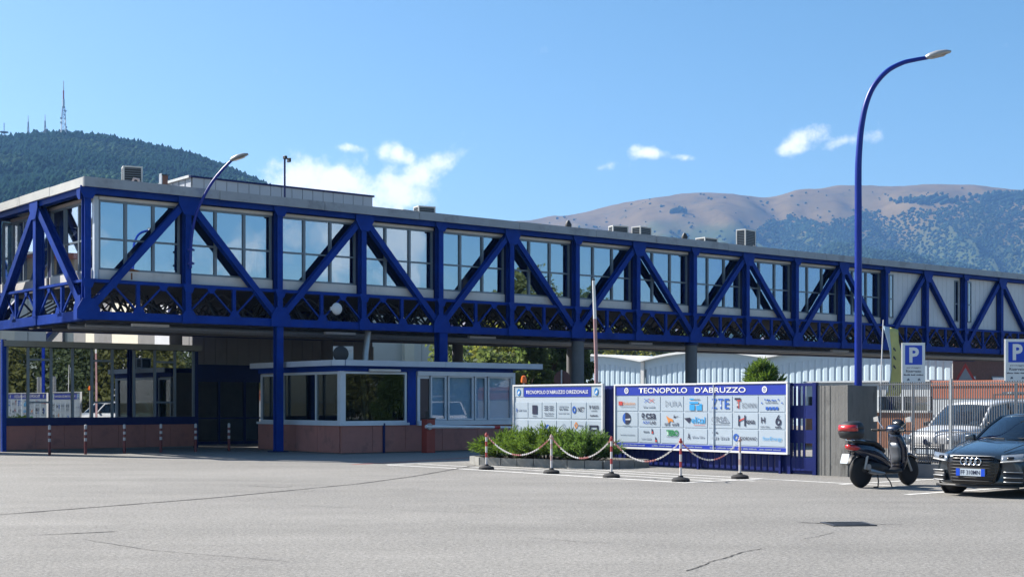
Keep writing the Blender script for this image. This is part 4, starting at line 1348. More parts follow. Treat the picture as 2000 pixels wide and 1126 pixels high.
# ------------------------------------------------------------------ brown brick building under the far end of the bridge
bb_ = thing('brick_building', 'dark brown brick building under the far end of the bridge', 'building', B(58.8, 9.2), TH)
BF = [(0, 0), (22, 0), (30, 5.8), (9.2, 5.8)]
MB().prism(BF, 0, 5.6, 'xy').build('wall', BRICK, bb_)
MB().box(.02, 22.1, -.12, -.005, 4.3, 4.5).build('string_course', mat('brown_stone', (0.22, 0.17, 0.14), 0.8), bb_)
MB().prism([(-.1, -.15), (22.2, -.15), (30.2, 5.9), (9.2, 5.9)], 5.6, 5.8, 'xy').build('roof_edge', mat('brown_stone', (0.22, 0.17, 0.14), 0.8), bb_)
for x in (.9, 4.2, 8.5, 12.5):
    w = MB().box(x, x + 1.5, -.05, -.01, 1.0, 3.3).build('window', ALU, bb_)
    MB().box(x + .08, x + 1.42, -.06, -.052, 1.08, 3.22).build('pane', G_PAV, w)

# ------------------------------------------------------------------ low office building behind the car park fence
lo = thing('low_office', 'low white office with a window strip above a brick base behind the fence', 'building', (11.1, 52.9, 0), ang)
OWN = mat('office_white', (0.55, 0.58, 0.60), 0.6, var=0.06)
OB = mat('office_brick', (0.36, 0.17, 0.10), 0.85, var=0.2, scale=6)
MB().box(0, 5.15, 0, 2.4, 0, 1.28).build('brick_base', OB, lo)
MB().box(0, 5.15, -.08, 2.4, 1.28, 1.36).build('sill', CAPW, lo)
MB().box(0, 5.15, .02, 2.4, 1.86, 2.38).build('upper_wall', OWN, lo)
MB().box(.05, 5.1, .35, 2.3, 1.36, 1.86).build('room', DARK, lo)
for k in range(6):
    x = k * 1.01
    MB().box(x, x + .09, .0, .12, 1.36, 1.86).build('mullion', OWN, lo)
    if k < 5:
        MB().box(x + .09, x + 1.01, .05, .06, 1.36, 1.86).build('pane', G_PAV, lo)
MB().box(-.05, 5.2, -.1, 2.45, 2.38, 2.44).build('roof_edge', OWN, lo)
ow = thing('orange_wall', 'long pale wall with an orange-red upper band behind the parked vans', 'wall', (14.75, 49.1, 0), ang)
MB().box(0, 9, 0, .3, 0, 1.78).build('wall', OWN, ow)
MB().box(0, 9, -.02, .32, 1.785, 2.22).build('upper_wall', ORANGE, ow)
MB().box(-.05, 9, -.06, .36, 2.22, 2.40).build('top_rail', mat('orange_rail', (0.55, 0.20, 0.12), 0.6, var=0.1), ow)

# unseen wedge block added to cast the shade on the asphalt before the pavilion
nb = thing('shadow_block', 'unseen ochre wedge block added to shade the yard, outside the picture', 'building', (-18.3, 45.35, 0), 0)
NBM = mat('ochre_plaster', (0.40, 0.30, 0.18), 0.8, var=0.1)
fp = [(.6, -.26), (-20, 8.53), (-20, 12.6), (.2, .1)]
MB().prism(fp, 0, 9.4, 'xy').build('wall', NBM, nb)
MB().prism([(x * 1.005, y * 1.005 - .05) for x, y in fp], 9.41, 9.55, 'xy').build('roof_edge', CAPW, nb)
for fl in range(3):
    for k in range(6):
        c = Vector((-1.8 - k * 3.1, 0.768 + k * 1.322, 0)); d_ = Vector((-.92, .392, 0)); o_ = Vector((-.392, -.92, 0))
        w = MB().beam(c + o_ * .02 + Vector((0, 0, 1.2 + fl * 3.0)), c + o_ * .02 + Vector((0, 0, 3.0 + fl * 3.0)), 1.5, .05, o_).build('window', ALU, nb)
        MB().beam(c + o_ * .05 + Vector((0, 0, 1.3 + fl * 3.0)), c + o_ * .05 + Vector((0, 0, 2.9 + fl * 3.0)), 1.3, .01, o_).build('pane', G_PAV, w)

fb = thing('far_block', 'ochre apartment block beyond the wedge block, outside the picture', 'building', (-50, 62, 0), R(-30))
MB().box(-9, 9, 0, 10, 0, 9.2).build('wall', NBM, fb)
MB().box(-9.3, 9.3, -.3, 10.3, 9.2, 9.5).build('roof_edge', ORANGE, fb)
for fl in range(3):
    for k in range(5):
        w = MB().box(-8 + k * 3.4, -6.6 + k * 3.4, -.04, -.01, 1.0 + fl * 2.9, 2.6 + fl * 2.9).build('window', ALU, fb)
        MB().box(-7.9 + k * 3.4, -6.7 + k * 3.4, -.05, -.042, 1.1 + fl * 2.9, 2.5 + fl * 2.9).build('pane', G_PAV, w)

# ------------------------------------------------------------------ gate line: blue fence, billboards, pillar (all along u = 8.7)
RS = TH - math.pi / 2          # local x runs along the fence towards the pillar, local -y faces the yard
FU = 8.7


def on_fence(v, du=0.0, z=0.0):
    return B(FU + du, v, z)


fe = thing('blue_fence', 'blue steel slat fence behind the large billboard', 'fence', on_fence(-13.55), RS)
FLn = 7.15
sl = MB().prism([(0, 0), (.03, -.03), (.15, -.03), (.18, 0), (.18, .01), (.15, -.02), (.03, -.02), (0, .01)], .06, 2.02, 'xy').mesh('slat', FENCEBLUE)
k = 0
while .02 + k * .19 + .18 < FLn - .75:
    put('slat', sl, fe, (.02 + k * .19, 0, 0)); k += 1
x1 = .02 + k * .19
for z_ in (2.02, 1.35, .72, .02):
    MB().box(0, FLn - .02, .012, .05, z_, z_ + .07).build('rail', FENCEBLUE, fe)
MB().box(x1, x1 + .12, -.05, .05, 0, 2.1).build('post', FENCEBLUE, fe)
MB().box(FLn - .1, FLn, -.05, .05, 0, 2.1).build('post', FENCEBLUE, fe)
for x in (x1 + .2, x1 + .33, x1 + .47):
    if x < FLn - .12:
        MB().box(x, x + .06, -.03, .0, .09, 2.02).build('bar', FENCEBLUE, fe)
for z_ in (1.28, .72, .09):
    MB().box(x1 + .12, FLn - .1, -.025, .008, z_, z_ + .3).build('cross_plate', FENCEBLUE, fe)


def ring(s, cx, cz, r0, r1, y0, n=20, sx_=1.0):
    o = len(s.v)
    for k in range(n):
        w = 2 * math.pi * k / n
        for r, y in ((r0, y0), (r1, y0)):
            s.v.append((cx + r * sx_ * math.cos(w), y, cz + r * math.sin(w)))
    for k in range(n):
        a, b = 2 * k, 2 * ((k + 1) % n)
        s.f.append((o + a, o + a + 1, o + b + 1, o + b))
    return s


def poly(s, pts, y):
    o = len(s.v)
    s.v += [(x, y, z) for x, z in pts]
    s.f.append(tuple(range(o, o + len(pts))))
    return s


def disc(s, cx, cz, r, y, n=20, sx_=1.0, a0=0, a1=2 * math.pi):
    return poly(s, [(cx + r * sx_ * math.cos(a0 + (a1 - a0) * k / n), cz + r * math.sin(a0 + (a1 - a0) * k / n)) for k in range(n if a1 - a0 > 6.2 else n + 1)], y)


def mark(s, m, parent, name='printed_mark'):
    o = put(name, s.mesh(name, m, False, False), parent)
    if len(s.f) > 1 and len(s.v) == sum(len(f) for f in s.f):
        o['kind'] = 'stuff'      # scattered specks of one printed logo
    return o


def greek(cx, cz, w, h, m, parent, words=2, y=None):
    """small print too fine to read: word-shaped strokes"""
    y = YP if y is None else y
    s = MB(); x = cx - w / 2; gap = h * .7
    ww = [random.uniform(.7, 1.3) for _ in range(words)]; tot_ = sum(ww); av = w - gap * (words - 1)
    for q in ww:
        L_ = av * q / tot_; n_ = max(2, int(L_ / (h * .8)))
        for k in range(n_):
            a = x + L_ * k / n_; b = a + L_ / n_ * .78; hh = h * random.uniform(.55, 1)
            poly(s, [(a, cz - h / 2), (b, cz - h / 2), (b, cz - h / 2 + hh), (a, cz - h / 2 + hh)], y)
        x += L_ + gap
    return kind(mark(s, m, parent, 'small_print'), 'stuff')


YP = -.062   # print layer, a few mm proud of the panel
# large billboard
b2 = thing('billboard', 'large white billboard titled TECNOPOLO D\'ABRUZZO with three rows of logos', 'billboard', on_fence(-14.17, -.12), RS)
BW, BZ0, BZ1 = 5.83, .45, 2.12
MB().box(.03, BW - .03, -.04, .0, BZ0 + .03, BZ1 - .03).build('panel', SIGNW, b2)
MB().box(.04, BW - .04, .001, .008, BZ0 + .04, BZ1 - .04).build('back_sheet', ALU, b2)
for bx in ((0, BW / 2 + .05, BZ1 - .04, BZ1), (BW / 2 + .7, BW, BZ1 - .03, BZ1 + .01), (0, BW, BZ0, BZ0 + .045)):
    MB().box(bx[0], bx[1], -.075, .01, bx[2], bx[3]).build('frame_tube', WHITEP, b2)
MB().box(BW / 2 + .06, BW / 2 + .69, -.075, .01, BZ1 - .036, BZ1 + .003).build('frame_tube', WHITEP, b2)
for x in (0, BW - .04):
    MB().box(x, x + .04, -.074, .009, BZ0 + .046, BZ1 - .041).build('frame_tube', WHITEP, b2)
MB().box(3.51, 3.53, -.075, -.042, BZ0 + .05, BZ1 - .05).build('joint_strip', SIGNW, b2)
for x in (.3, 2.9, 5.5):
    MB().box(x, x + .06, .0, .06, 0, BZ1 - .05).build('leg', FENCEBLUE, b2)
hd = MB().box(.04, BW - .04, -.052, -.042, 1.83, 2.075).build('header_band', SIGNB, b2)
text('TECNOPOLO', 1.78, 1.95, 1.72, .135, YP, WHITEP, hd, .012)
text("D'ABRUZZO", 3.72, 1.95, 1.66, .135, YP, WHITEP, hd, .012)
for x in (.46, 5.13):
    mark(ring(MB(), x, 1.95, .05, .078, YP), WHITEP, hd, 'emblem_ring')
    mark(ring(MB(), x, 1.95, .018, .034, YP), WHITEP, hd, 'emblem_core')
ft = MB().box(.04, BW - .04, -.052, -.042, .505, .60).build('footer_band', SIGNB, b2)
for x, w_ in ((.7, .9), (1.75, .7), (2.75, .8), (3.8, .8), (4.6, .6), (5.3, .65)):
    greek(x, .552, w_, .035, INKL, ft, 3, YP)
CW, CH, CX0 = (BW - .16) / 7, .395, .08
rows = (1.615, 1.215, .815)
cells = {}
for r_, zc in enumerate(rows):
    for c in range(7):
        xc = CX0 + CW * (c + .5)
        p = MB().box(xc - CW / 2 + .02, xc + CW / 2 - .02, -.05, -.041, zc - CH / 2 + .012, zc + CH / 2 - .012).build('logo_panel', SIGNC, b2)
        cells[(r_, c)] = (p, xc, zc)


def cell(r_, c):
    return cells[(r_, c)]


p, x, z = cell(0, 0); poly(q_ := MB(), [(x - .32, z - .04), (x - .17, z - .04), (x - .17, z + .06), (x - .32, z + .06)], YP); mark(q_, INKR, p); text('Solution', x + .08, z + .01, .44, .09, YP, INKO, p); mark(poly(MB(), [(x - .25, z - .085), (x + .3, z - .085), (x + .3, z - .075), (x - .25, z - .075)], YP), INKG, p)
p, x, z = cell(0, 1)
for a, m_ in ((-.09, INKB), (.09, INKR)):
    s = MB()
    for sg in (-1, 1):
        poly(s, [(x + a - .1, z + .08 - sg * .045), (x + a - .07, z + .08 - sg * .045), (x + a + .1, z + .08 + sg * .045), (x + a + .07, z + .08 + sg * .045)], YP)
    mark(s, m_, p)
greek(x, z - .08, .42, .05, INKL, p, 2, YP)
p, x, z = cell(0, 2); mark(ring(MB(), x - .18, z + .0, .075, .10, YP, 3, .8), INKG, p); text('URA', x + .12, z + .0, .42, .13, YP, INKL, p)
p, x, z = cell(0, 3)
s = MB()
for a, b, c, d in ((-.2, -.02, -.16, -.02), (.03, .22, -.16, -.04), (.13, .22, -.05, .0), (-.2, .1, .0, .05), (-.2, -.05, .1, .13)):
    poly(s, [(x + a, z + c), (x + b, z + c), (x + b, z + d), (x + a, z + d)], YP)
mark(s, INKC, p); greek(x + .05, z + .11, .2, .04, INKG, p, 1, YP)
p, x, z = cell(0, 4); text('Z', x - .18, z, .17, .25, YP, INKB, p, .015); text('T', x + .03, z, .17, .25, YP, INKB, p, .015); text('E', x + .23, z, .15, .25, YP, INKB, p, .015)
p, x, z = cell(0, 5); text('T', x - .24, z + .02, .19, .24, YP, INK, p, .03); text('T', x - .20, z - .01, .12, .2, YP - .001, INKR, p, .0); text('ECHINN', x + .12, z - .04, .44, .12, YP, INKG, p)
p, x, z = cell(0, 6); greek(x, z + .09, .28, .05, INKB, p, 2, YP); greek(x, z + .03, .38, .03, INKG, p, 2, YP)
s = MB()
for k in range(4):
    poly(s, [(x - .18 + k * .1, z - .14), (x - .10 + k * .1, z - .14), (x - .10 + k * .1, z - .07), (x - .18 + k * .1, z - .07)], YP)
for a, b in ((-.3, .02), (-.2, .1), (.2, .1), (.31, .02)):
    disc(s, x + a, z + b, .02, YP, 8)
mark(s, INKB, p)
p, x, z = cell(1, 0); mark(disc(MB(), x - .02, z + .02, .15, YP, 28), INK, p); mark(disc(MB(), x - .02, z + .02, .15, YP - .001, 16, 1, math.pi * .6, math.pi * 1.4), INKB, p); greek(x + .04, z + .0, .18, .045, WHITEP, p, 1, YP - .002); greek(x - .02, z - .165, .3, .02, INKG, p, 2, YP)
p, x, z = cell(1, 1); mark(ring(MB(), x - .22, z + .1, .03, .065, YP, 16, .8), INK, p); text('csa', x + .06, z + .09, .36, .13, YP, INK, p, .02); mark(poly(MB(), [(x - .25, z + .0), (x + .25, z + .0), (x + .25, z + .012), (x - .25, z + .012)], YP), INK, p); text('AQUI', x - .11, z - .08, .24, .08, YP, INKB, p, .015); text('LAB', x + .14, z - .08, .2, .08, YP, INK, p, .015)
p, x, z = cell(1, 2); mark(poly(MB(), [(x - .2, z + .1), (x - .08, z + .04), (x + .02, z + .02), (x + .06, z - .06), (x - .06, z - .03), (x - .1, z - .12), (x - .14, z - .02)], YP), INKO, p); mark(poly(MB(), [(x + .06, z + .04), (x + .26, z + .1), (x + .1, z + .08), (x + .08, z + .14)], YP), INK, p); greek(x, z - .10, .5, .09, INKG, p, 2, YP)
p, x, z = cell(1, 3); mark(poly(MB(), [(x - .38, z + .04), (x - .18, z + .06), (x - .14, z + .02), (x - .22, z - .08)], YP), INK, p); text('elital', x + .1, z + .0, .46, .16, YP, INKC, p, .015); mark(poly(MB(), [(x - .06, z - .13), (x + .32, z - .13), (x + .32, z - .12), (x - .06, z - .12)], YP), INKR, p)
p, x, z = cell(1, 4); text('CRSA', x - .02, z + .02, .5, .14, YP, INKG, p); mark(poly(MB(), [(x + .0, z - .06), (x + .32, z - .06), (x + .16, z + .11)], YP + .002), INKL, p); mark(poly(MB(), [(x - .28, z - .10), (x + .3, z - .10), (x + .3, z - .088), (x - .28, z - .088)], YP), INKG, p)
p, x, z = cell(1, 5)
s = MB()
for a in (-.22, -.03):
    poly(s, [(x + a, z - .13), (x + a + .04, z - .13), (x + a + .04, z + .13), (x + a, z + .13)], YP)
mark(s, INK, p); mark(poly(MB(), [(x - .18, z - .02), (x - .03, z + .04), (x - .03, z + .07), (x - .18, z + .02)], YP), INKR, p); text('exa', x + .17, z - .03, .26, .09, YP, INK, p, .012)
p, x, z = cell(1, 6); text('H', x - .26, z + .02, .12, .14, YP, INK, p, .02); greek(x - .2, z - .13, .28, .03, INKG, p, 2, YP); mark(ring(MB(), x + .2, z - .02, .04, .085, YP), INK, p); mark(poly(MB(), [(x + .12, z + .02), (x + .20, z + .14), (x + .24, z + .14), (x + .18, z + .04)], YP), INK, p); greek(x + .2, z - .135, .18, .05, INK, p, 1, YP)
p, x, z = cell(2, 0); greek(x, z - .0, .55, .03, INKL, p, 2, YP)
p, x, z = cell(2, 1); greek(x - .1, z + .09, .2, .05, INKG, p, 1, YP); greek(x - .1, z - .09, .35, .045, INKL, p, 2, YP)
for a, b in ((.09, .10), (.22, -.11)):
    mark(disc(MB(), x + a, z + b, .07, YP, 10, .7, -math.pi / 2, math.pi / 2), INK, p); mark(disc(MB(), x + a + .035, z + b - .03, .03, YP - .001, 10), INKR, p)
p, x, z = cell(2, 2); text('TERO', x + .02, z + .07, .42, .15, YP - .001, INKGR, p, .05); mark(poly(MB(), [(x - .2, z - .03), (x + .22, z - .03), (x + .22, z - .02), (x - .2, z - .02)], YP), INKG, p)
p, x, z = cell(2, 3); text('A', x - .22, z + .0, .09, .15, YP, INK, p, .02); greek(x + .1, z - .01, .42, .06, INKL, p, 2, YP)
p, x, z = cell(2, 4); greek(x + .02, z - .02, .55, .08, INKL, p, 2, YP)
s = MB(); disc(s, x - .22, z + .1, .025, YP, 10); disc(s, x - .1, z + .1, .025, YP, 10); mark(s, INK, p)
p, x, z = cell(2, 5); mark(ring(MB(), x - .29, z, .045, .09, YP), INKB, p); text('GIORDANO', x + .1, z - .02, .5, .08, YP, INK, p, .008)
p, x, z = cell(2, 6); text('StorEnergy', x + .02, z - .02, .58, .11, YP, INKC, p)

# smaller billboard behind the junipers
b1 = thing('billboard', 'smaller billboard titled TECNOPOLO D\'ABRUZZO DIREZIONALE behind the juniper bed', 'billboard', on_fence(-9.94, -.12), RS)
BW1 = 3.79
MB().box(.03, BW1 - .03, -.04, .0, .33, 2.11).build('panel', SIGNW, b1)
for bx in ((0, BW1, 2.105, 2.145), (0, BW1, .30, .34)):
    MB().box(bx[0], bx[1], -.075, .01, bx[2], bx[3]).build('frame_tube', WHITEP, b1)
for x in (0, BW1 - .04):
    MB().box(x, x + .04, -.074, .009, .341, 2.104).build('frame_tube', WHITEP, b1)
for x in (.25, 3.4):
    MB().box(x, x + .06, .0, .06, 0, 2.05).build('leg', FENCEBLUE, b1)
hd = MB().box(.48, BW1 - .48, -.05, -.041, 1.80, 2.07).build('header_band', SIGNB, b1)
text("TECNOPOLO D'ABRUZZO DIREZIONALE", BW1 / 2, 1.935, 2.62, .10, YP, WHITEP, hd, .012)
for x in (.26, BW1 - .26):
    e = MB().box(x - .19, x + .19, -.05, -.041, 1.81, 2.06).build('emblem_plate', SIGNC, b1)
    mark(disc(MB(), x, 1.935, .10, YP, 20, .78), INKC, e); mark(ring(MB(), x, 1.935, .06, .085, YP - .001, 20, .7), INKB, e); mark(poly(MB(), [(x - .05, 1.9), (x + .02, 1.98), (x + .05, 1.94), (x - .01, 1.87)], YP - .002), WHITEP, e)
cw = (BW1 - .1) / 6
cells = {}
for r_, zc in enumerate((1.43, .93)):
    for c in range(6):
        xc = .05 + cw * (c + .5)
        cells[(r_, c)] = (MB().box(xc - cw / 2 + .015, xc + cw / 2 - .015, -.05, -.041, zc - .22, zc + .22).build('logo_panel', SIGNC, b1), xc, zc)
p, x, z = cell(0, 0); greek(x + .05, z, .36, .06, INKL, p, 2, YP); mark(poly(MB(), [(x - .2, z - .05), (x - .17, z - .05), (x - .17, z + .05), (x - .2, z + .05)], YP), INKB, p)
p, x, z = cell(0, 1); mark(poly(MB(), [(x - .11, z - .11), (x + .11, z - .11), (x + .11, z + .14), (x - .11, z + .14)], YP), INK, p); greek(x, z - .16, .2, .03, INKG, p, 1, YP)
p, x, z = cell(0, 2)
s = MB()
for dx in (-.12, .1):
    for k in range(3):
        poly(s, [(x + dx - .09, z + .0 + k * .05), (x + dx + .09, z + .0 + k * .05), (x + dx + .09, z + .018 + k * .05), (x + dx - .09, z + .018 + k * .05)], YP)
mark(s, INK, p); greek(x, z - .08, .4, .04, INKG, p, 3, YP); greek(x, z - .14, .36, .03, INKG, p, 1, YP)
p, x, z = cell(0, 3); greek(x, z + .11, .4, .05, INKL, p, 2, YP); greek(x, z + .04, .36, .06, INKG, p, 2, YP); greek(x, z - .07, .44, .04, INKL, p, 3, YP)
p, x, z = cell(0, 4); mark(ring(MB(), x - .18, z + .02, .05, .1, YP, 14, .8), INKB, p); text('NET', x + .1, z + .03, .26, .12, YP, INK, p, .015)
p, x, z = cell(0, 5); text('REIS', x + .06, z + .09, .26, .09, YP, INK, p, .01); mark(poly(MB(), [(x - .2, z + .14), (x - .12, z + .14), (x - .16, z + .03)], YP), INKG, p); greek(x, z - .0, .24, .03, INKG, p, 1, YP); greek(x, z - .13, .3, .04, INK, p, 1, YP)
p, x, z = cell(1, 0); text('T', x - .16, z + .0, .09, .16, YP, INKG, p); greek(x + .06, z + .0, .3, .09, INKL, p, 2, YP)
p, x, z = cell(1, 1); greek(x, z, .42, .08, INKL, p, 2, YP)
p, x, z = cell(1, 2); mark(disc(MB(), x - .06, z + .0, .11, YP, 18, .85), INKB, p); text('p', x + .14, z, .08, .11, YP, INKG, p); mark(poly(MB(), [(x - .12, z - .05), (x - .02, z + .07), (x + .02, z + .04), (x - .08, z - .08)], YP - .001), SIGNW, p)
p, x, z = cell(1, 3); mark(ring(MB(), x, z + .08, .05, .075, YP, 4), INKL, p); greek(x, z - .08, .42, .05, INKB, p, 3, YP); mark(poly(MB(), [(x - .2, z - .15), (x + .22, z - .15), (x + .22, z - .135), (x - .2, z - .135)], YP), INKB, p)
p, x, z = cell(1, 4); mark(ring(MB(), x - .1, z + .1, .05, .1, YP, 4, .8), INKO, p); greek(x + .1, z + .1, .18, .05, INKG, p, 1, YP); greek(x, z - .11, .4, .06, INKL, p, 1, YP)
p, x, z = cell(1, 5)
s = MB()
for a, b, c, d in ((-.18, -.12, -.18, .1), (.12, .18, -.18, .1), (-.18, .18, .06, .11), (-.12, .12, -.06, -.0)):
    poly(s, [(x + a, z + c), (x + b, z + c), (x + b, z + d), (x + a, z + d)], YP)
mark(s, INK, p)

# orange beacon at the end of the small billboard
t = thing('beacon', 'orange warning beacon on a pole at the end of the smaller billboard', 'beacon', on_fence(-9.9, .25), RS)
MB().tube([(0, 0, 0), (0, 0, 2.2)], .03, 8).build('pole', STEEL, t, True)
MB().lathe([(.06, 2.2), (.085, 2.22), (.085, 2.30), (.06, 2.40), (.02, 2.42)], 14).build('lens', mat('orange_lens', (0.75, 0.16, 0.02), 0.25, var=0.08), t, True)

# concrete pillar and the wall return
pi_ = thing('concrete_pillar', 'board-marked grey concrete pillar at the end of the blue fence', 'pillar', on_fence(-20.72), RS)
s = MB(); x = 0.0; PWd = .84
while x < PWd - .01:
    w_ = min(random.uniform(.07, .12), PWd - x)
    d_ = random.uniform(-.012, .006)
    s.box(x, x + w_ - .004, d_, .3, 0, 2.03 + random.uniform(-.004, .004)); x += w_
s.box(.01, PWd - .01, .01, 1.06, 0, 2.02)
s.build('shaft', CONC, pi_)
# car park fence of thin upright bars
mf = thing('bar_fence', 'grey metal bar fence on a low concrete kerb beside the parked scooter', 'fence', B(9.72, -21.6), RS)
MB().box(0, 9.0, -.1, .1, 0, .30).build('kerb', CONCDK, mf)
br1 = MB().box(-.007, .007, -.011, .011, .32, 2.1).mesh('bar', STEEL)
FGR = mat('fence_grey', (0.13, 0.135, 0.15), 0.5, 0.2, var=0.15, scale=5)
br1.materials.clear(); br1.materials.append(FGR)
for k in range(150):
    put('bar', br1, mf, (.05 + k * .058, 0, 0))
for z_ in (.36, 1.0, 2.04):
    MB().box(0, 9.0, -.018, .018, z_, z_ + .022).build('rail', FGR, mf)
for x in (1.9, 3.8, 5.7, 7.6):
    MB().box(x - .02, x + .02, -.03, .03, .3, 2.16).build('post', STEEL, mf)

# parking signs
def parking(loc, rz, w, h, z0, label):
    t = thing('parking_sign', label, 'parking sign', loc, rz, 'reserved parking signs')
    MB().tube([(0, .05, 0), (0, .05, z0 + h - .05)], .03, 8).build('post', STEEL, t, True)
    pl = MB().box(-w / 2, w / 2, -.01, .01, z0, z0 + h).build('plate', mat('sign_bright_white', (0.86, 0.88, 0.88), 0.4, var=0.03), t, bevel=.004)
    MB().box(-w / 2 - .008, w / 2 + .008, .011, .03, z0 - .008, z0 + h + .008).build('back_rim', STEEL, t)
    bz0, bz1 = z0 + h * .46, z0 + h * .94
    f = MB().box(-w * .37, w * .37, -.014, -.0105, bz0, bz1).build('blue_field', PBLUE, t)
    text('P', .01, (bz0 + bz1) / 2, w * .42, (bz1 - bz0) * .80, -.017, MATS['sign_bright_white'], f, .035)
    text('parcheggio', 0, z0 + h * .385, w * .60, h * .045, -.013, INK, pl)
    text('Riservato', 0, z0 + h * .30, w * .66, h * .06, -.013, INK, pl, .012)
    greek(0, z0 + h * .21, w * .86, h * .035, INK, pl, 3, -.013)
    for sx_ in (-.14, .14):
        mark(poly(MB(), [(sx_ * w / .6 - .035, z0 + h * .07), (sx_ * w / .6 + .035, z0 + h * .07), (sx_ * w / .6 + .02, z0 + h * .12), (sx_ * w / .6 - .01, z0 + h * .12)], -.013), INKG, pl)


parking((9.46, 33.0, 0), R(4), .555, .945, 2.10, 'blue and white reserved parking sign beside the yellow banner')
parking((11.25, 31.2, 0), R(6), .555, .945, 2.105, 'blue and white reserved parking sign above the parked dark car')

# feather banner
t = thing('feather_banner', 'faded yellow and light blue feather banner on a thin white pole', 'banner', (8.98, 34.2, 0), R(3))
MB().tube([(0, 0, 0), (.015, 0, 1.8), (.09, 0, 3.66)], [.022, .018, .013], 8).build('pole', WHITEP, t, True)
Lb = [(.10, 3.52), (.13, 3.40), (.19, 3.18), (.24, 2.95), (.27, 2.7), (.28, 2.45), (.26, 2.2), (.18, 1.95), (.12, 1.80)]
Rb = [(.46, 3.42), (.46, 3.30), (.46, 3.12), (.50, 2.95), (.53, 2.7), (.55, 2.45), (.57, 2.2), (.55, 1.95), (.52, 1.80)]
FLY = mat('banner_yellow', (0.50, 0.50, 0.19), 0.8, var=0.12, scale=4); FLB = mat('banner_pale_blue', (0.42, 0.55, 0.66), 0.8, var=0.08)


def cloth(f0, f1, m, nm):
    s = MB(); n_ = 5
    for (lx, lz), (rx, rz_) in zip(Lb, Rb):
        for k in range(n_):
            f = f0(lz) + (f1(lz) - f0(lz)) * k / (n_ - 1)
            xx = lx + (rx - lx) * f; zz = lz + (rz_ - lz) * f
            s.v.append((xx, .04 * math.sin(9 * xx + 2.2 * zz) + .03 * math.sin(4 * zz), zz))
    for i in range(len(Lb) - 1):
        for k in range(n_ - 1):
            a = i * n_ + k
            s.f.append((a, a + 1, a + n_ + 1, a + n_))
    o = s.build(nm, m, t, 'all')
    md = o.modifiers.new('solid', 'SOLIDIFY'); md.thickness = .004
    return o


edge = lambda z: max(0.08, min(.42, (z - 2.5) * .42))
cloth(lambda z: 0, edge, FLB, 'pale_edge')
yl = cloth(edge, lambda z: 1, FLY, 'yellow_cloth')
for z_ in (2.95, 2.74, 2.52, 2.02):
    mark(poly(MB(), [(.31, z_ - .0), (.37, z_ - .06), (.39, z_ - .05), (.35, z_ + .02), (.33, z_ + .05)], -.062), INK, yl, 'printed_letter')

# triangular road sign further back
t = thing('triangle_sign', 'back-lit triangular warning sign standing before the brown brick building', 'road sign', (20.4, 63.0, 0), R(-10))
MB().tube([(0, .05, 0), (0, .05, 2.8)], .03, 8).build('post', STEEL, t, True)
MB().prism([(-.55, 2.45), (.55, 2.45), (0, 3.42)], -.01, .01).build('rim', REDP, t)
MB().prism([(-.36, 2.56), (.36, 2.56), (0, 3.2)], -.014, -.0105).build('face', mat('dull_sign_grey', (0.32, 0.30, 0.31), 0.6), t)
# round sign seen from the back beside the conifers
t = thing('round_sign', 'round no-entry sign seen from its brown back beside the conifers', 'road sign', (1.70, 47.5, 0), R(-25))
MB().tube([(.0, -.05, 0), (.0, -.05, 2.75)], .03, 8).build('post', STEEL, t, True)
MB().lathe([(.05, -.012), (.30, -.012), (.31, 0), (.30, .012), (.05, .012)], 24, (0, 0, 2.42), 'y').build('disc', mat('brown_back', (0.10, 0.035, 0.03), 0.5), t, True)
MB().lathe([(.02, .0), (.02, .02)], 8, (0, -.03, 2.42), 'y').build('clamp', STEEL, t)
# bare flagpole behind the billboards
t = thing('flagpole', 'bare red and white flagpole standing between the two billboards', 'flagpole', (2.36, 39.5, 0), 0)
MB().tube([(.03, 0, 0), (.02, 0, 2.6)], .055, 10).build('shaft', mat('pole_pinkwhite', (0.5, 0.32, 0.33), 0.6, var=0.2), t, True)
MB().tube([(.02, 0, 2.6), (-.02, 0, 4.0)], .05, 10).build('shaft', mat('pole_reddish', (0.42, 0.25, 0.25), 0.6, var=0.2), t, True)
MB().tube([(-.02, 0, 4.0), (-.06, 0, 5.1)], [.048, .04], 10).build('shaft', WHITEP, t, True)
MB().lathe([(.04, 5.08), (.045, 5.12), (.01, 5.15)], 10, (-.06, 0, 0)).build('cap', BLACKP, t, True)

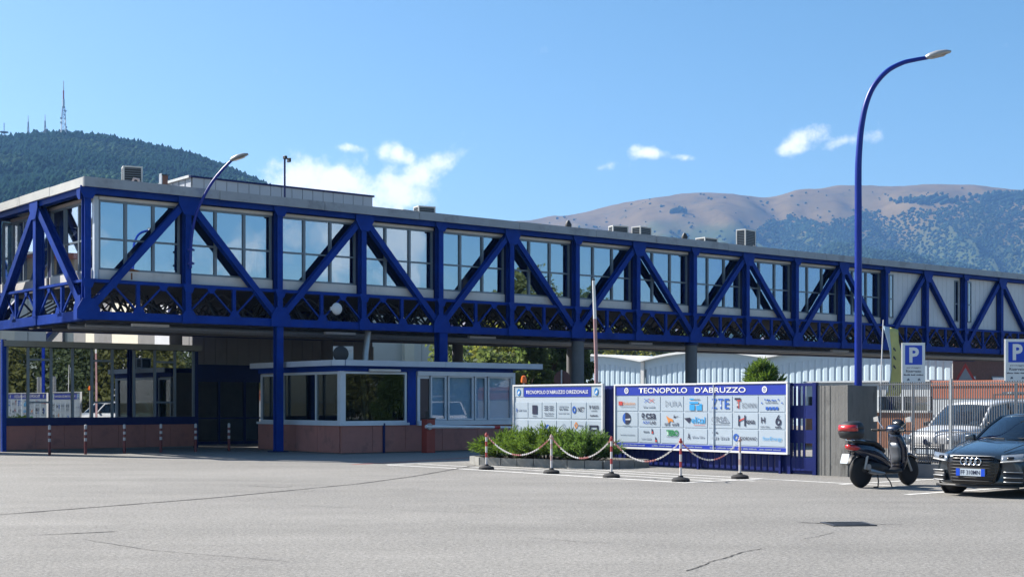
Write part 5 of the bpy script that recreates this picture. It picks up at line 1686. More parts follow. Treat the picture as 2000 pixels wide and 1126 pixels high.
# ------------------------------------------------------------------ street lamps
def lamp(loc, path, head_dir, label, r0=.095):
    t = thing('street_lamp', label, 'street lamp', loc, 0, 'curved blue street lamps')
    sm = []
    for i in range(len(path) - 1):          # smooth the bend
        p = [Vector(path[max(0, min(len(path) - 1, i + j))]) for j in (-1, 0, 1, 2)]
        for k in range(5):
            f = k / 5
            sm.append(.5 * ((2 * p[1]) + (p[2] - p[0]) * f + (2 * p[0] - 5 * p[1] + 4 * p[2] - p[3]) * f ** 2 + (3 * p[1] - p[0] - 3 * p[2] + p[3]) * f ** 3))
    path = sm + [Vector(path[-1])]
    n_ = len(path)
    MB().tube(path, [r0 - (r0 - .045) * (i / (n_ - 1)) for i in range(n_)], 12).build('pole', LAMPBLUE, t, 'all')
    if r0 > .06:
        MB().lathe([(.16, 0), (.16, .02), (.11, .03), (.11, .35)], 12).build('base_collar', LAMPBLUE, t, True)
    else:
        for z_ in (.12, .55):
            MB().box(-.09, .09, -.06, .16, z_, z_ + .06).build('clamp', LAMPBLUE, t)
    p = Vector(path[-1]); d = Vector(head_dir).normalized(); sdv = Vector((0, 1, 0)); sdv = (sdv - d * sdv.dot(d)).normalized(); upv = d.cross(sdv) * -1
    if upv.z < 0:
        upv = -upv
    rings = []
    for f, w_, hh, dz in ((-.05, .05, .055, 0), (.05, .12, .09, .01), (.22, .19, .10, .02), (.44, .18, .07, .02), (.56, .08, .035, .015)):
        rings.append([p + d * f + sdv * (w_ * math.cos(a)) + upv * (hh * math.sin(a) * (1 if math.sin(a) > 0 else .55) + dz) for a in [2 * math.pi * k / 12 for k in range(12)]])
    hd_ = MB().loft(rings).build('lamp_head', LAMPHEAD, t, 'all')
    c = p + d * .26 + upv * -.032
    MB().loft([[c + d * (a * .17) + sdv * (b * .1) for a, b in ((-1, -1), (1, -.8), (1, .8), (-1, 1))], [c + upv * -.012 + d * (a * .15) + sdv * (b * .085) for a, b in ((-1, -1), (1, -.8), (1, .8), (-1, 1))]]).build('lens', mat('lamp_lens', (0.5, 0.45, 0.38), 0.2), hd_)


lamp((8.21, 33.2, 0), [(0, 0, 0), (0, 0, 3), (0, 0, 6), (.0, 0, 7.1), (.02, 0, 7.6), (.07, 0, 8.14), (.18, 0, 8.69), (.36, 0, 9.12), (.67, 0, 9.48), (1.03, 0, 9.68), (1.35, 0, 9.76), (1.64, 0, 9.81)], (1, 0, .22), 'tall blue street lamp curving over the car park by the concrete pillar')
q0 = B(3.299, -.14)
lamp((q0.x, q0.y, 5.9), [(0, 0, 0), (0, 0, .5), (.03, 0, .95), (.10, 0, 1.4), (.19, 0, 1.75), (.34, 0, 2.1), (.66, 0, 2.67), (1.0, 0, 3.1), (1.30, 0, 3.40)], (1, 0, .35), 'curved blue lamp arm fixed to the first inner post of the bridge', .05)

# ------------------------------------------------------------------ chain posts and chains
CHR = mat('chain_faded_red', (0.46, 0.17, 0.16), 0.5, var=0.15); CB = mat('chain_red', (0.42, 0.05, 0.05), 0.5, var=0.1); CWm = mat('chain_white', (0.66, 0.62, 0.60), 0.5, var=0.1)
cp = [(4.53, -13.85), (4.49, -16.36), (4.37, -18.53), (4.41, -20.6), (6.25, -20.58)]
cpl = ['chain post with red bands at the tip of the juniper bed', 'faded chain post in front of the middle of the juniper bed', 'chain post with red bands between the two billboards', 'chain post at the outer corner of the white painted lines', 'pale chain post before the right end of the large billboard']
for k, ((u_, v_), lb_) in enumerate(zip(cp, cpl)):
    t = thing('chain_post', lb_, 'chain post', B(u_, v_), TH + .2 * k, 'chain posts')
    red = CB if k in (0, 2, 3) else mat('band_faded', (0.52, 0.36, 0.33), 0.6, var=0.2)
    MB().lathe([(.19, 0), (.19, .05), (.16, .075), (.06, .10), (.05, .13)], 20).build('rubber_base', BLACK, t, True)
    for i, (a, b) in enumerate(((.10, .30), (.30, .42), (.42, .57), (.57, .69), (.69, .80))):
        MB().tube([(0, 0, a), (0, 0, b)], .026, 12).build('band', CWm if i % 2 == 0 else red, t, True)
    MB().lathe([(.026, .80), (.04, .82), (.04, .85), (.02, .87), (.025, .89), (.008, .91)], 12).build('cap', red, t, True)
    for sx_ in (-1, 1):
        MB().tube([(sx_ * .035, 0, .84), (sx_ * .06, 0, .85), (sx_ * .06, 0, .88)], .007, 6).build('hook', red, t, True)
chl = ['sagging plastic chain before the left half of the juniper bed', 'sagging plastic chain before the right half of the juniper bed', 'sagging red and white chain before the left half of the large billboard', 'sagging red and white chain before the right half of the large billboard']
for k in range(4):
    a, b = B(*cp[k], .85), B(*cp[k + 1], .85)
    t = thing('plastic_chain', chl[k], 'chain', a, 0, 'chains between the posts')
    d = b - a; Ld = d.length; sag = .46 if k < 3 else .42
    dn_ = d.normalized(); n_ = int(Ld * 1.12 / .042)
    run = 9
    for i0 in range(0, n_, run):
        s = MB()
        for i in range(i0, min(i0 + run, n_)):
            f = (i + .5) / n_
            p = d * f - Vector((0, 0, sag * 4 * f * (1 - f)))
            tg = (d - Vector((0, 0, sag * 4 * (1 - 2 * f)))).normalized()
            up_ = Vector((-dn_.y, dn_.x, 0)); up2 = tg.cross(up_).normalized()
            if i % 2:
                up_, up2 = up2, -up_
            s.tube([p + tg * (.027 * math.cos(2 * math.pi * j / 8)) + up_ * (.015 * math.sin(2 * math.pi * j / 8)) for j in range(9)], .007, 5, False)
        s.build('link_run', CWm if (i0 // run) % 3 else CHR, t, True)

# ------------------------------------------------------------------ planting
def leafmat(name, col, var=0.4, hue=0.03, scale=1.4):
    if name in MATS:
        return MATS[name]
    m = mat(name, col, 0.6, var=var, scale=scale, spec=0.25)
    n, l = m.node_tree.nodes, m.node_tree.links
    b = n['Principled BSDF']
    b.inputs['Subsurface Weight'].default_value = 0
    tr = n.new('ShaderNodeBsdfTranslucent'); tr.inputs[0].default_value = (col[0] * 1.9, col[1] * 1.9, col[2] * 1.0, 1)
    mi = n.new('ShaderNodeMixShader'); mi.inputs[0].default_value = 0.42
    l.new(b.outputs[0], mi.inputs[1]); l.new(tr.outputs[0], mi.inputs[2]); l.new(mi.outputs[0], n['Material Output'].inputs[0])
    return m


def blades(name, P, D, ln, wd, m, parent):
    """leaf blades: base points P, directions D, lengths ln, widths wd -> one mesh of rhombic leaves"""
    N = len(P)
    D = D / np.linalg.norm(D, axis=1, keepdims=True)
    rnd = rng.normal(size=(N, 3)); S = np.cross(D, rnd); S /= np.linalg.norm(S, axis=1, keepdims=True)
    a = P; b = P + D * (ln * .45)[:, None] + S * (wd * .5)[:, None]; c = P + D * ln[:, None]; d = P + D * (ln * .45)[:, None] - S * (wd * .5)[:, None]
    v = np.stack([a, b, c, d], 1).reshape(-1, 3)
    me = bpy.data.meshes.new(name)
    me.vertices.add(N * 4); me.vertices.foreach_set('co', v.ravel())
    me.loops.add(N * 4); me.loops.foreach_set('vertex_index', np.arange(N * 4, dtype=np.int32))
    me.polygons.add(N); me.polygons.foreach_set('loop_start', np.arange(0, N * 4, 4, dtype=np.int32))
    me.update(); me.materials.append(m)
    return put(name, me, parent)


BARK = mat('bark', (0.09, 0.07, 0.05), 0.9, var=0.3, scale=6)


def tree(name, label, cat, loc, h, r, zc, leaf, n=5000, clumps=34, ls=.34, group=None, conic=0.0, trunk=.18, squash=1.0, lw=.8):
    t = thing(name, label, cat, loc, random.uniform(0, 6), group)
    tk = MB().tube([(0, 0, -.05), (.04, .02, zc * .5), (-.03, .05, zc), (.05, 0, h * .8)], [trunk, trunk * .8, trunk * .55, trunk * .2], 8)
    cl = []
    for k in range(clumps):
        f = (k + .5) / clumps
        zz = zc * .55 + (h - zc * .55) * f
        rad = r * ((1 - f) ** .8 * conic + (1 - conic) * math.sin(math.pi * min(1, .12 + f * .86)) ** .6)
        a = k * 2.4 + random.uniform(-.4, .4); q = random.uniform(.35, 1) ** .6
        c = Vector((math.cos(a) * rad * q, math.sin(a) * rad * q, zz))
        cl.append((c, r * random.uniform(.20, .36) * (1 if conic < .5 else .7)))
        if k % 3 == 0:
            tk.tube([(0, 0, max(.5, zz * .7)), c * .6 + Vector((0, 0, zz * .3)), c], [trunk * .3, trunk * .18, trunk * .06], 5)
    tk.build('trunk', BARK, t, True)
    C = np.array([list(c) for c, _ in cl]); CR = np.array([q for _, q in cl])
    idx = rng.integers(0, clumps, n)
    dirs = rng.normal(size=(n, 3)); dirs /= np.linalg.norm(dirs, axis=1, keepdims=True)
    rr_ = rng.uniform(.45, 1.08, n)
    P = C[idx] + dirs * (CR[idx] * rr_)[:, None] * np.array([1, 1, .8 * squash])
    D = dirs * .7 + rng.normal(size=(n, 3)) * .6 + np.array([0, 0, .35 if conic else -.1])
    blades('crown', P, D, rng.uniform(.6, 1.2, n) * ls, rng.uniform(.5, .9, n) * ls * lw, leaf, t)
    return t


LF1 = leafmat('leaf_mid_green', (0.11, 0.145, 0.075))
LF2 = leafmat('leaf_olive', (0.15, 0.16, 0.055))
LF3 = leafmat('leaf_conifer', (0.085, 0.125, 0.06))
LF4 = leafmat('leaf_juniper', (0.078, 0.128, 0.03), 0.35)
LF5 = leafmat('leaf_juniper_dark', (0.075, 0.13, 0.04), 0.35)
tree('leafy_tree', 'grey-green broadleaf tree beside the off-white building under the bridge', 'tree', (-1.0, 85, 0), 8.5, 3.6, 2.5, LF1, 6000, 44, .42)
tree('leafy_tree', 'olive-green broadleaf tree between the grey-green tree and the conifers', 'tree', (.4, 78, 0), 7.6, 2.5, 1.8, LF2, 6000, 40, .34)
tree('leafy_tree', 'wide pale tree reaching left behind the guardhouse roof end', 'tree', (-.9, 66, 0), 3.9, 1.6, 1.0, LF1, 3000, 24, .3)
tree('conifer', 'dark conifer directly behind the round sign', 'tree', (2.1, 72, 0), 6.8, 1.5, .7, LF3, 8000, 50, .28, None, .8)
tree('conifer', 'dark conifer standing against the first white shed', 'tree', (3.3, 75, 0), 6.3, 1.4, .7, LF3, 7000, 46, .28, None, .8)
tree('conifer', 'shorter dark conifer behind the smaller billboard', 'tree', (.95, 69, 0), 5.6, 1.35, .6, LF3, 6000, 40, .28, None, .7)
tree('garden_shrub', 'bright green feathery shrub showing above the large billboard', 'shrub', (7.6, 42.5, 0), 2.75, .95, .5, LF4, 9000, 34, .26, None, .55, .06, 1.0, .22)
for i, (x_, y_, h_, r_, lf_, lb_) in enumerate(((15, 168, 11, 6, LF2, 'yellowish tree rising behind the valley between the first two sheds'), (10, 172, 10, 5, LF1, 'green tree behind the first white shed roof'), (21, 165, 9.5, 5, LF1, 'dull green tree behind the second white shed'), (4, 160, 10.5, 6, LF3, 'dark tree far behind the conifers'))):
    tree('background_tree', lb_, 'tree', (x_, y_, 0), h_, r_, 3, lf_, 3500, 34, .8)
# street trees on the far side of the yard, mirrored in the pavilion glass
nm_l = ['plane tree across the yard, outside the picture', ]
k = 0
for u_, v_, h_ in ((6, -66, 8.2), (14, -68, 8.8), (21, -65, 8.4), (28, -68, 9.2), (35, -66, 9.0), (43, -69, 9.6), (52, -70, 9.6), (62, -72, 9.5), (77, -72, 15.0), (86, -73, 13.5)):
    p = B(u_, v_)
    tree('plane_tree', 'plane tree in the row across the yard, outside the picture', 'tree', (p.x, p.y, 0), h_, 4.6, 1.4, LF1 if k % 2 else LF2, 11000, 70, .5, 'plane trees across the yard'); k += 1

# juniper bed
PLC = mat('planter_concrete', (0.24, 0.235, 0.22), 0.85, var=0.25, scale=4, bump=0.3)
pb = thing('planter_bed', 'low concrete planter bed holding spreading junipers', 'planter', B(0, 0), TH)
pp = [(5.85, -11.9), (6.0, -12.6), (6.9, -15.5), (8.45, -15.5), (8.45, -10.9), (6.3, -10.9)]
MB().prism(pp, 0, .16, 'xy').build('soil', mat('soil', (0.07, 0.05, 0.035), 0.95, var=0.3), pb)
for (a, b) in zip(pp, pp[1:] + pp[:1]):
    a, b = Vector(a), Vector(b); d = b - a; n_ = max(1, round(d.length / .55))
    for i in range(n_):
        p0_, p1_ = a + d * ((i + .02) / n_), a + d * ((i + .98) / n_)
        MB().beam((p0_.x, p0_.y, .10), (p1_.x, p1_.y, .10), random.uniform(.2, .215), .10, (d.y, -d.x, 0)).build('kerb_stone', PLC, pb)
jl = ['spreading juniper at the tip of the planter bed by the barrier arm', 'spreading juniper in the middle of the planter bed', 'darker spreading juniper at the fence end of the planter bed']
for (cu, cv, ru, rv, h_, lf_, n_), lb_ in zip(((6.8, -12.1, 1.2, 1.15, .74, LF4, 9000), (6.95, -13.3, 1.2, 1.3, .88, LF4, 10000), (7.2, -14.45, 1.05, .95, .80, LF5, 8000)), jl):
    t = thing('juniper', lb_, 'shrub', B(cu, cv, .14), TH, 'junipers in the planter bed')
    st = MB()
    N = 150
    Ps, Ds, ln_, wd_ = [], [], [], []
    for k in range(N):
        a = random.uniform(0, 6.283); rr2 = math.sqrt(random.random())
        ex, ey = math.cos(a) * ru * rr2, math.sin(a) * rv * rr2
        hz_ = h_ * (1 - .55 * rr2 ** 2) * random.uniform(.55, 1.08)
        root = Vector((ex * .3, ey * .3, 0)); tip = Vector((ex, ey, hz_))
        mid = root.lerp(tip, .5) + Vector((0, 0, hz_ * .18))
        if k % 2 == 0:
            st.tube([root, mid, tip], [.012, .009, .003], 4, False)
        for j in range(n_ // N):
            f = random.uniform(.3, 1.0)
            p = root.lerp(mid, f * 2) if f < .5 else mid.lerp(tip, f * 2 - 1)
            dr = (tip - mid).normalized()
            Ps.append(p + Vector((random.gauss(0, .035), random.gauss(0, .035), random.gauss(0, .03)))); Ds.append(dr + Vector((random.gauss(0, .55), random.gauss(0, .55), random.gauss(0.1, .45))))
            ln_.append(random.uniform(.08, .2)); wd_.append(random.uniform(.016, .034))
    st.build('stem', BARK, t)
    blades('foliage', np.array([list(p) for p in Ps]), np.array([list(p) for p in Ds]), np.array(ln_), np.array(wd_), lf_, t)

# ------------------------------------------------------------------ cars
def car(name, label, cat, loc, rz, P, paint, detail=True):
    """P: stations (s, centre top, shoulder, mid, low, bottom, half width); greenhouse numbers; local +x runs to the rear"""
    t = thing(name, label, cat, loc, rz, P.get('group'))
    bowk = P['bow']

    def bow(y, s=0.0):
        return bowk * (min(abs(y), 1.0) / .93) ** 2.4 * max(0, 1 - s / 1.3)
    rings = []
    for (s_, zt, zs_, zm, zl, zb_, w) in P['st']:
        half = [(0, zt), (.42 * w, zt - .006), (.72 * w, zt - .022), (.93 * w, zs_), (w, zm), (.985 * w, zl), (.92 * w, zb_), (.4 * w, zb_ - .01)]
        pts = [(s_ + bow(y, s_), y, z) for y, z in half] + [(s_, 0, zb_ - .01)] + [(s_ + bow(y, s_), -y, z) for y, z in reversed(half[1:])]
        rings.append(pts)
    body = MB().loft(rings).build('body', paint, t, 'all', 0, 2)
    # greenhouse
    (xb, zb_, wb), (xt, zt_, wt), (xr, zr_), (xe, ze_), (xd, zd_, wd_) = P['gh']
    n_ = 9

    def rowp(x, z, w, cv, dz=0.0):
        return [(x + cv * (2 * k / (n_ - 1) - 1) ** 2, w * (2 * k / (n_ - 1) - 1), z - dz * (2 * k / (n_ - 1) - 1) ** 2) for k in range(n_)]
    A = rowp(xb, zb_, wb, .26, .02); Bt = rowp(xt, zt_, wt, .10, .035)
    MB().loft([A, rowp((xb + xt) / 2, (zb_ + zt_) / 2 + .025, (wb + wt) / 2 + .01, .18, .03), Bt], False).build('windscreen', G_CAR, t, 'all')
    rf = MB().loft([Bt, rowp((xt + xr) / 2, (zt_ + zr_) / 2 + .025, wt + .015, .03, .045), rowp(xr, zr_, wt + .01, -.02, .05), rowp(xe, ze_, wt - .02, -.06, .05)], False).build('roof', paint, t, 'all')
    md = rf.modifiers.new('s', 'SOLIDIFY'); md.thickness = .03
    MB().loft([rowp(xe, ze_ - .01, wt - .02, -.06, .05), rowp(xd, zd_, wd_, -.12, .02)], False).build('rear_window', G_CAR, t, 'all')
    for sg in (-1, 1):
        a0 = Vector((xb + .26, sg * wb, zb_ - .02)); a1 = Vector((xt + .10, sg * wt, zt_ - .035))
        r0 = Vector((xr - .02, sg * (wt + .01), zr_ - .05)); e0 = Vector((xe - .06, sg * (wt - .02), ze_ - .05)); d0 = Vector((xd - .12, sg * wd_, zd_ - .02))
        MB().tube([a0, (a0 + a1) / 2 + Vector((0, sg * .012, .02)), a1, r0, e0], .032, 6).build('roof_rail', paint, t, True)
        MB().tube([e0, d0], .05, 6).build('rear_pillar', paint, t, True)
        MB().loft([[a0, a0.lerp(d0, .5) + Vector((0, sg * .06, -.02)), d0], [a1, r0, e0]], False).build('side_glass', G_CAR, t, 'all')
        mb = a0.lerp(d0, .44) + Vector((0, sg * .05, 0)); mt_ = Vector((xr - .1, sg * (wt + .012), zr_ - .05))
        MB().beam(mb, mt_, .08, .03, (0, sg, .2)).build('door_pillar', BLACKG, t)
        mpos = a0 + Vector((.12, sg * .16, .03))
        mi = MB().loft([[mpos + Vector((dx, sg * yy, zz)) for yy, zz in ((-.09, -.05), (.09, -.06), (.11, .04), (-.07, .07))] for dx in (-.05, .06)]).build('door_mirror', P.get('mirror', BLACKG), t, 'all', .015)
        MB().beam(a0 + Vector((.1, 0, -.01)), mpos + Vector((0, -sg * .05, -.03)), .04, .03, (0, 0, 1)).build('mirror_stalk', BLACKP, mi)
    MB().box(xb + .75, xd - .25, -wb + .12, wb - .12, .3, zb_ - .06).build('cabin_floor', BLACKP, t)
    MB().box(xb + .35, xb + .62, -wb + .1, wb - .1, .5, zb_ - .03).build('dashboard', BLACKP, t)
    for sy in (-.36, .36):
        MB().loft([[(x, sy + y, z) for x, y in ((1.0, -.22), (1.18, -.22), (1.22, .22), (1.0, .22))] for z in (.5,)] + [[(x + xb, sy + y, z) for x, y in ((1.05, -.2), (1.18, -.2), (1.18, .2), (1.05, .2))] for z in (zb_ + .1, zb_ + .32)]).build('seat', BLACKP, t)
    # wheels
    for i, xw in enumerate(P['axles']):
        for sg in (-1, 1):
            yw = sg * (P['track'])
            w = MB().lathe([(.2, -.11), (.30, -.115), (P['wr'] - .01, -.085), (P['wr'], -.04), (P['wr'], .04), (P['wr'] - .01, .085), (.30, .115), (.2, .11)], 28, (xw, yw, P['wr']), 'y').build('wheel', BLACK, t, True)
            rm = MB().lathe([(.04, sg * .118), (.215, sg * .112), (.225, sg * .10), (.225, sg * .06), (.04, sg * .05)], 24, (xw, yw, P['wr']), 'y').build('rim', BLACKP, w, True)
            for k in range(5):
                a = k * 2 * math.pi / 5
                MB().beam((xw, yw + sg * .125, P['wr']), (xw + .21 * math.cos(a), yw + sg * .12, P['wr'] + .21 * math.sin(a)), .045, .015, (0, 1, 0)).build('spoke', STEEL, w)
            MB().lathe([(P['wr'] + .05, sg * .0), (P['wr'] + .05, sg * .02)], 28, (xw, sg * (P['st'][5][6] + .002), P['wr'] + .01), 'y').build('wheel_arch', BLACKP, t, True)

    def patch(nm, m, ys, zlo, zhi, s0=0.0, proud=.02, lean=0.0, nz=2, par=None):
        """curved panel laid on the nose: ys lateral samples, zlo/zhi functions of y"""
        s = MB(); N = len(ys)
        for j in range(nz + 1):
            for y in ys:
                z = zlo(y) + (zhi(y) - zlo(y)) * j / nz
                s.v.append((s0 + bow(y, s0) - proud + lean * (z - zlo(y)), y, z))
        for j in range(nz):
            for i in range(N - 1):
                a = j * N + i
                s.f.append((a, a + 1, a + N + 1, a + N))
        o = put(nm, s.mesh(nm, m, 'all'), par or t)
        md = o.modifiers.new('s', 'SOLIDIFY'); md.thickness = .025; md.offset = 0
        return o
    lin = lambda a, b, n: [a + (b - a) * k / (n - 1) for k in range(n)]
    P['front'](t, patch, lin, bow)
    return t


GREYB = mat('dark_blue_grey_car_paint', (0.022, 0.034, 0.048), 0.28, 0.55, var=0.04, coat=1.0)
HLG = mat('headlight_lens', (0.20, 0.23, 0.27), 0.1, 0.3, var=0.1, scale=30, coat=1.0)
st_a = [(0.0, .69, .64, .48, .33, .27, .66), (.05, .745, .69, .50, .28, .22, .80), (.18, .80, .73, .52, .27, .19, .87), (.45, .86, .775, .53, .27, .18, .915), (.85, .925, .84, .56, .30, .18, .935), (1.25, .985, .90, .60, .30, .18, .937),
        (1.6, 1.0, .94, .62, .3, .18, .937), (2.5, 1.0, .955, .62, .3, .18, .937), (3.5, 1.0, .96, .63, .3, .18, .937), (4.2, 1.0, .95, .63, .32, .2, .93), (4.7, .99, .92, .62, .34, .24, .88), (4.9, .94, .86, .6, .4, .32, .78), (4.93, .8, .76, .58, .45, .4, .7)]


def front_sedan(t, patch, lin, bow):
    hw_ = lambda z: .44 + .05 * (z - .24) / .36 if z < .60 else .49 - .07 * (z - .60) / .11
    g_ = patch('grille', BLACKG, lin(-.49, .49, 15), lambda y: .235 + max(0, abs(y) - .40) * 3.2, lambda y: .715 - max(0, abs(y) - .40) * 1.1, 0, .022, .02, 4)
    for z in (.29, .345, .40, .455, .51, .565, .62, .67):
        patch('grille_slat', BLACKP, lin(-.40, .40, 11), lambda y: z - .006, lambda y: z + .006, 0, .04, 0, 1, g_)
    patch('grille_rim', STEEL, lin(-.42, .42, 11), lambda y: .716, lambda y: .728, 0, .03, 0, 1, g_)
    n_ = 18
    for k in range(4):
        cy = -.135 + k * .09
        s = MB(); s.tube([(-.05 + bow(cy), cy + .058 * math.cos(2 * math.pi * i / n_), .625 + .058 * math.sin(2 * math.pi * i / n_)) for i in range(n_ + 1)], .010, 6, False)
        s.build('emblem_ring', CHROME, g_, True)
    pl = MB().box(-.062, -.045, -.27, .27, .375, .50).build('number_plate', SIGNW, t)
    for sg in (-1, 1):
        MB().box(-.066, -.062, sg * .235 - .035, sg * .235 + .035, .375, .50).build('plate_band', PBLUE, pl)
    o = text('FF 310MN', 0, .4375, .36, .075, 0, INK, pl, .01); o.rotation_euler = (0, 0, R(-90)); o.location = (-.066, 0, .4375)
    for sg in (-1, 1):
        ys = lin(sg * .50, sg * .86, 9)
        h_ = patch('headlight', HLG, ys, lambda y: .605 + (abs(y) - .5) * .10, lambda y: .735 + (abs(y) - .5) * .10, .03, .035, .35, 2)
        patch('daylight_strip', WHITEP, lin(sg * .51, sg * .84, 7), lambda y: .615 + (abs(y) - .5) * .10, lambda y: .63 + (abs(y) - .5) * .10, .03, .06, .0, 1, h_)
        patch('headlight_eye', BLACKG, lin(sg * .60, sg * .70, 4), lambda y: .66, lambda y: .715, .03, .04, .3, 1, h_)
        k_ = patch('side_intake', BLACKP, lin(sg * .55, sg * .84, 7), lambda y: .27, lambda y: .46 - (abs(y) - .55) * .12, .02, .03, .03, 2)
        for z in (.285, .36, .455):
            patch('intake_blade', STEEL, lin(sg * .56, sg * .84, 6), lambda y: z - .007, lambda y: z + .007, .02, .05, 0, 1, k_)
    patch('front_lip', BLACKP, lin(-.78, .78, 17), lambda y: .175, lambda y: .215, .03, .03, 0, 1)
    for sg in (-1, 1):
        MB().tube([(.12 + bow(sg * .5), sg * .50, .795), (.6, sg * .60, .90), (1.2, sg * .66, .985)], .008, 6).build('bonnet_crease', GREYB, t, True)
    MB().tube([(1.24, -.6, 1.0), (1.30, -.1, 1.01)], .009, 5).build('wiper', BLACKP, t)
    MB().tube([(1.24, .05, 1.0), (1.32, .55, 1.005)], .009, 5).build('wiper', BLACKP, t)


car('parked_car', 'dark blue-grey sedan with four-ring emblem parked facing the yard by the bar fence', 'car', (8.0, 24.35, 0), R(43),
    dict(bow=.27, st=st_a, gh=((1.22, .985, .74), (1.98, 1.40, .57), (2.75, 1.455), (3.45, 1.40), (4.25, 1.02, .70)), axles=(.93, 3.84), track=.82, wr=.335, front=front_sedan, mirror=GREYB), GREYB)

VANW = mat('van_white_paint', (0.70, 0.71, 0.72), 0.3, var=0.03, coat=0.6)
st_v = [(0.0, .80, .72, .52, .36, .28, .62), (.05, .88, .80, .54, .30, .24, .78), (.18, .95, .86, .56, .28, .20, .85), (.45, 1.02, .92, .58, .28, .19, .89), (.75, 1.07, .97, .60, .30, .19, .90), (1.0, 1.11, 1.0, .62, .30, .19, .905),
        (1.6, 1.12, 1.06, .65, .3, .19, .905), (2.6, 1.12, 1.07, .65, .3, .19, .905), (3.6, 1.12, 1.07, .65, .3, .19, .905), (4.2, 1.12, 1.06, .65, .34, .22, .89), (4.36, 1.1, 1.02, .64, .4, .3, .84), (4.4, 1.0, .95, .62, .45, .4, .78)]


def front_van(t, patch, lin, bow):
    g_ = patch('grille', BLACKP, lin(-.5, .5, 11), lambda y: .48, lambda y: .66, 0, .025, .02, 2)
    patch('lower_grille', BLACKP, lin(-.62, .62, 11), lambda y: .24, lambda y: .40, 0, .03, 0, 2)
    patch('grille_bar', STEEL, lin(-.48, .48, 9), lambda y: .56, lambda y: .575, 0, .045, 0, 1, g_)
    MB().lathe([(.02, -.05), (.07, -.05), (.075, -.03), (.07, -.01)], 16, (0, 0, .70), 'x').build('badge', CHROME, t, True)
    MB().box(-.055, -.04, -.26, .26, .41, .52).build('number_plate', SIGNW, t)
    for sg in (-1, 1):
        patch('headlight', HLG, lin(sg * .52, sg * .84, 7), lambda y: .66, lambda y: .84 + (abs(y) - .5) * .1, .03, .03, .3, 2)


gh_v = ((.86, 1.10, .76), (1.55, 1.60, .64), (2.4, 1.71), (4.1, 1.70), (4.36, 1.08, .78))
car('parked_van', 'white small van parked nose-out behind the bar fence, above the scooter front', 'van', (10.0, 33.8, 0), R(36),
    dict(bow=.2, st=st_v, gh=gh_v, axles=(.85, 3.5), track=.79, wr=.31, front=front_van, group='white vans behind the bar fence'), VANW)
car('parked_van', 'white small van with ladder on its roof parked behind the other van', 'van', (13.1, 40.5, 0), R(30),
    dict(bow=.2, st=st_v, gh=gh_v, axles=(.85, 3.5), track=.79, wr=.31, front=front_van, group='white vans behind the bar fence'), VANW)
SILV = mat('silver_car_paint', (0.25, 0.28, 0.32), 0.3, 0.6, var=0.04, coat=0.8)
car('parked_car', 'silver car half hidden between the guardhouse and the smaller billboard', 'car', (-.15, 56.5, 0), R(75),
    dict(bow=.27, st=st_a, gh=((1.22, .985, .74), (1.98, 1.40, .57), (2.75, 1.455), (3.45, 1.40), (4.25, 1.02, .70)), axles=(.93, 3.84), track=.82, wr=.335, front=front_van), SILV)
# ladder and rack on the second van
t = thing('ladder', 'aluminium ladder on a dark rack over the white van roof', 'ladder', (13.1, 40.5, 1.72), R(30))
for y in (-.35, -.05):
    MB().box(1.5, 4.3, y - .02, y + .02, .18, .24).build('stile', STEEL, t)
for k in range(9):
    MB().tube([(1.65 + k * .3, -.33, .21), (1.65 + k * .3, -.07, .21)], .014, 6).build('rung', STEEL, t)
for x in (1.9, 3.8):
    MB().box(x - .03, x + .03, -.6, .6, .14, .18).build('rack_bar', BLACKP, t)
    for y in (-.58, .58):
        MB().box(x - .025, x + .025, y - .02, y + .02, -.02, .14).build('rack_foot', BLACKP, t)

# ------------------------------------------------------------------ bicycles on the racks behind the fence
def bicycle(loc, rz, label, m):
    t = thing('bicycle', label, 'bicycle', loc, rz, 'bicycles behind the bar fence')
    for x in (0, 1.02):
        n_ = 20
        w = MB().tube([(x + .33 * math.cos(2 * math.pi * k / n_), 0, .34 + .33 * math.sin(2 * math.pi * k / n_)) for k in range(n_ + 1)], .018, 6, False).build('wheel', BLACK, t, True)
        sp = MB()
        for k in range(8):
            a = k * math.pi / 4
            sp.tube([(x, 0, .34), (x + .32 * math.cos(a), 0, .34 + .32 * math.sin(a))], .003, 4, False)
        sp.build('spokes', STEEL, w)
    bb = (.43, 0, .30); hd_ = (.84, 0, .86); stp = (.30, 0, .82)
    MB().tube([(0, 0, .34), bb, hd_, stp, bb], .018, 6).tube([(0, 0, .34), stp], .014, 6).build('frame', m, t, True)
    MB().tube([(.82, 0, .95), (1.02, 0, .34)], .016, 6).build('fork', STEEL, t, True)
    MB().tube([(.92, -.26, 1.0), (.82, -.1, .98), (.82, .1, .98), (.92, .26, 1.0)], .013, 6).build('handlebar', BLACKP, t, True)
    MB().loft([[(x, y, z) for y, z in ((-w_, 0.88), (w_, .88), (w_ * .7, .92), (-w_ * .7, .92))] for x, w_ in ((.16, .07), (.3, .06), (.42, .02))]).build('saddle', BLACKP, t)
    MB().tube([stp, (.28, 0, .89)], .012, 6).build('seat_post', STEEL, t)
    MB().lathe([(.09, -.008), (.09, .008)], 14, (.43, .04, .30), 'y').build('chainring', STEEL, t)


# ------------------------------------------------------------------ scooter
t = thing('scooter', 'dark blue scooter with a red and black top case parked on its stand', 'scooter', (6.76, 27.15, 0), R(35))
SCB = mat('scooter_dark_blue', (0.010, 0.014, 0.035), 0.22, 0.2, var=0.06, coat=1.0)
SILVP = mat('scooter_silver_panel', (0.14, 0.15, 0.17), 0.3, 0.5, var=0.05)


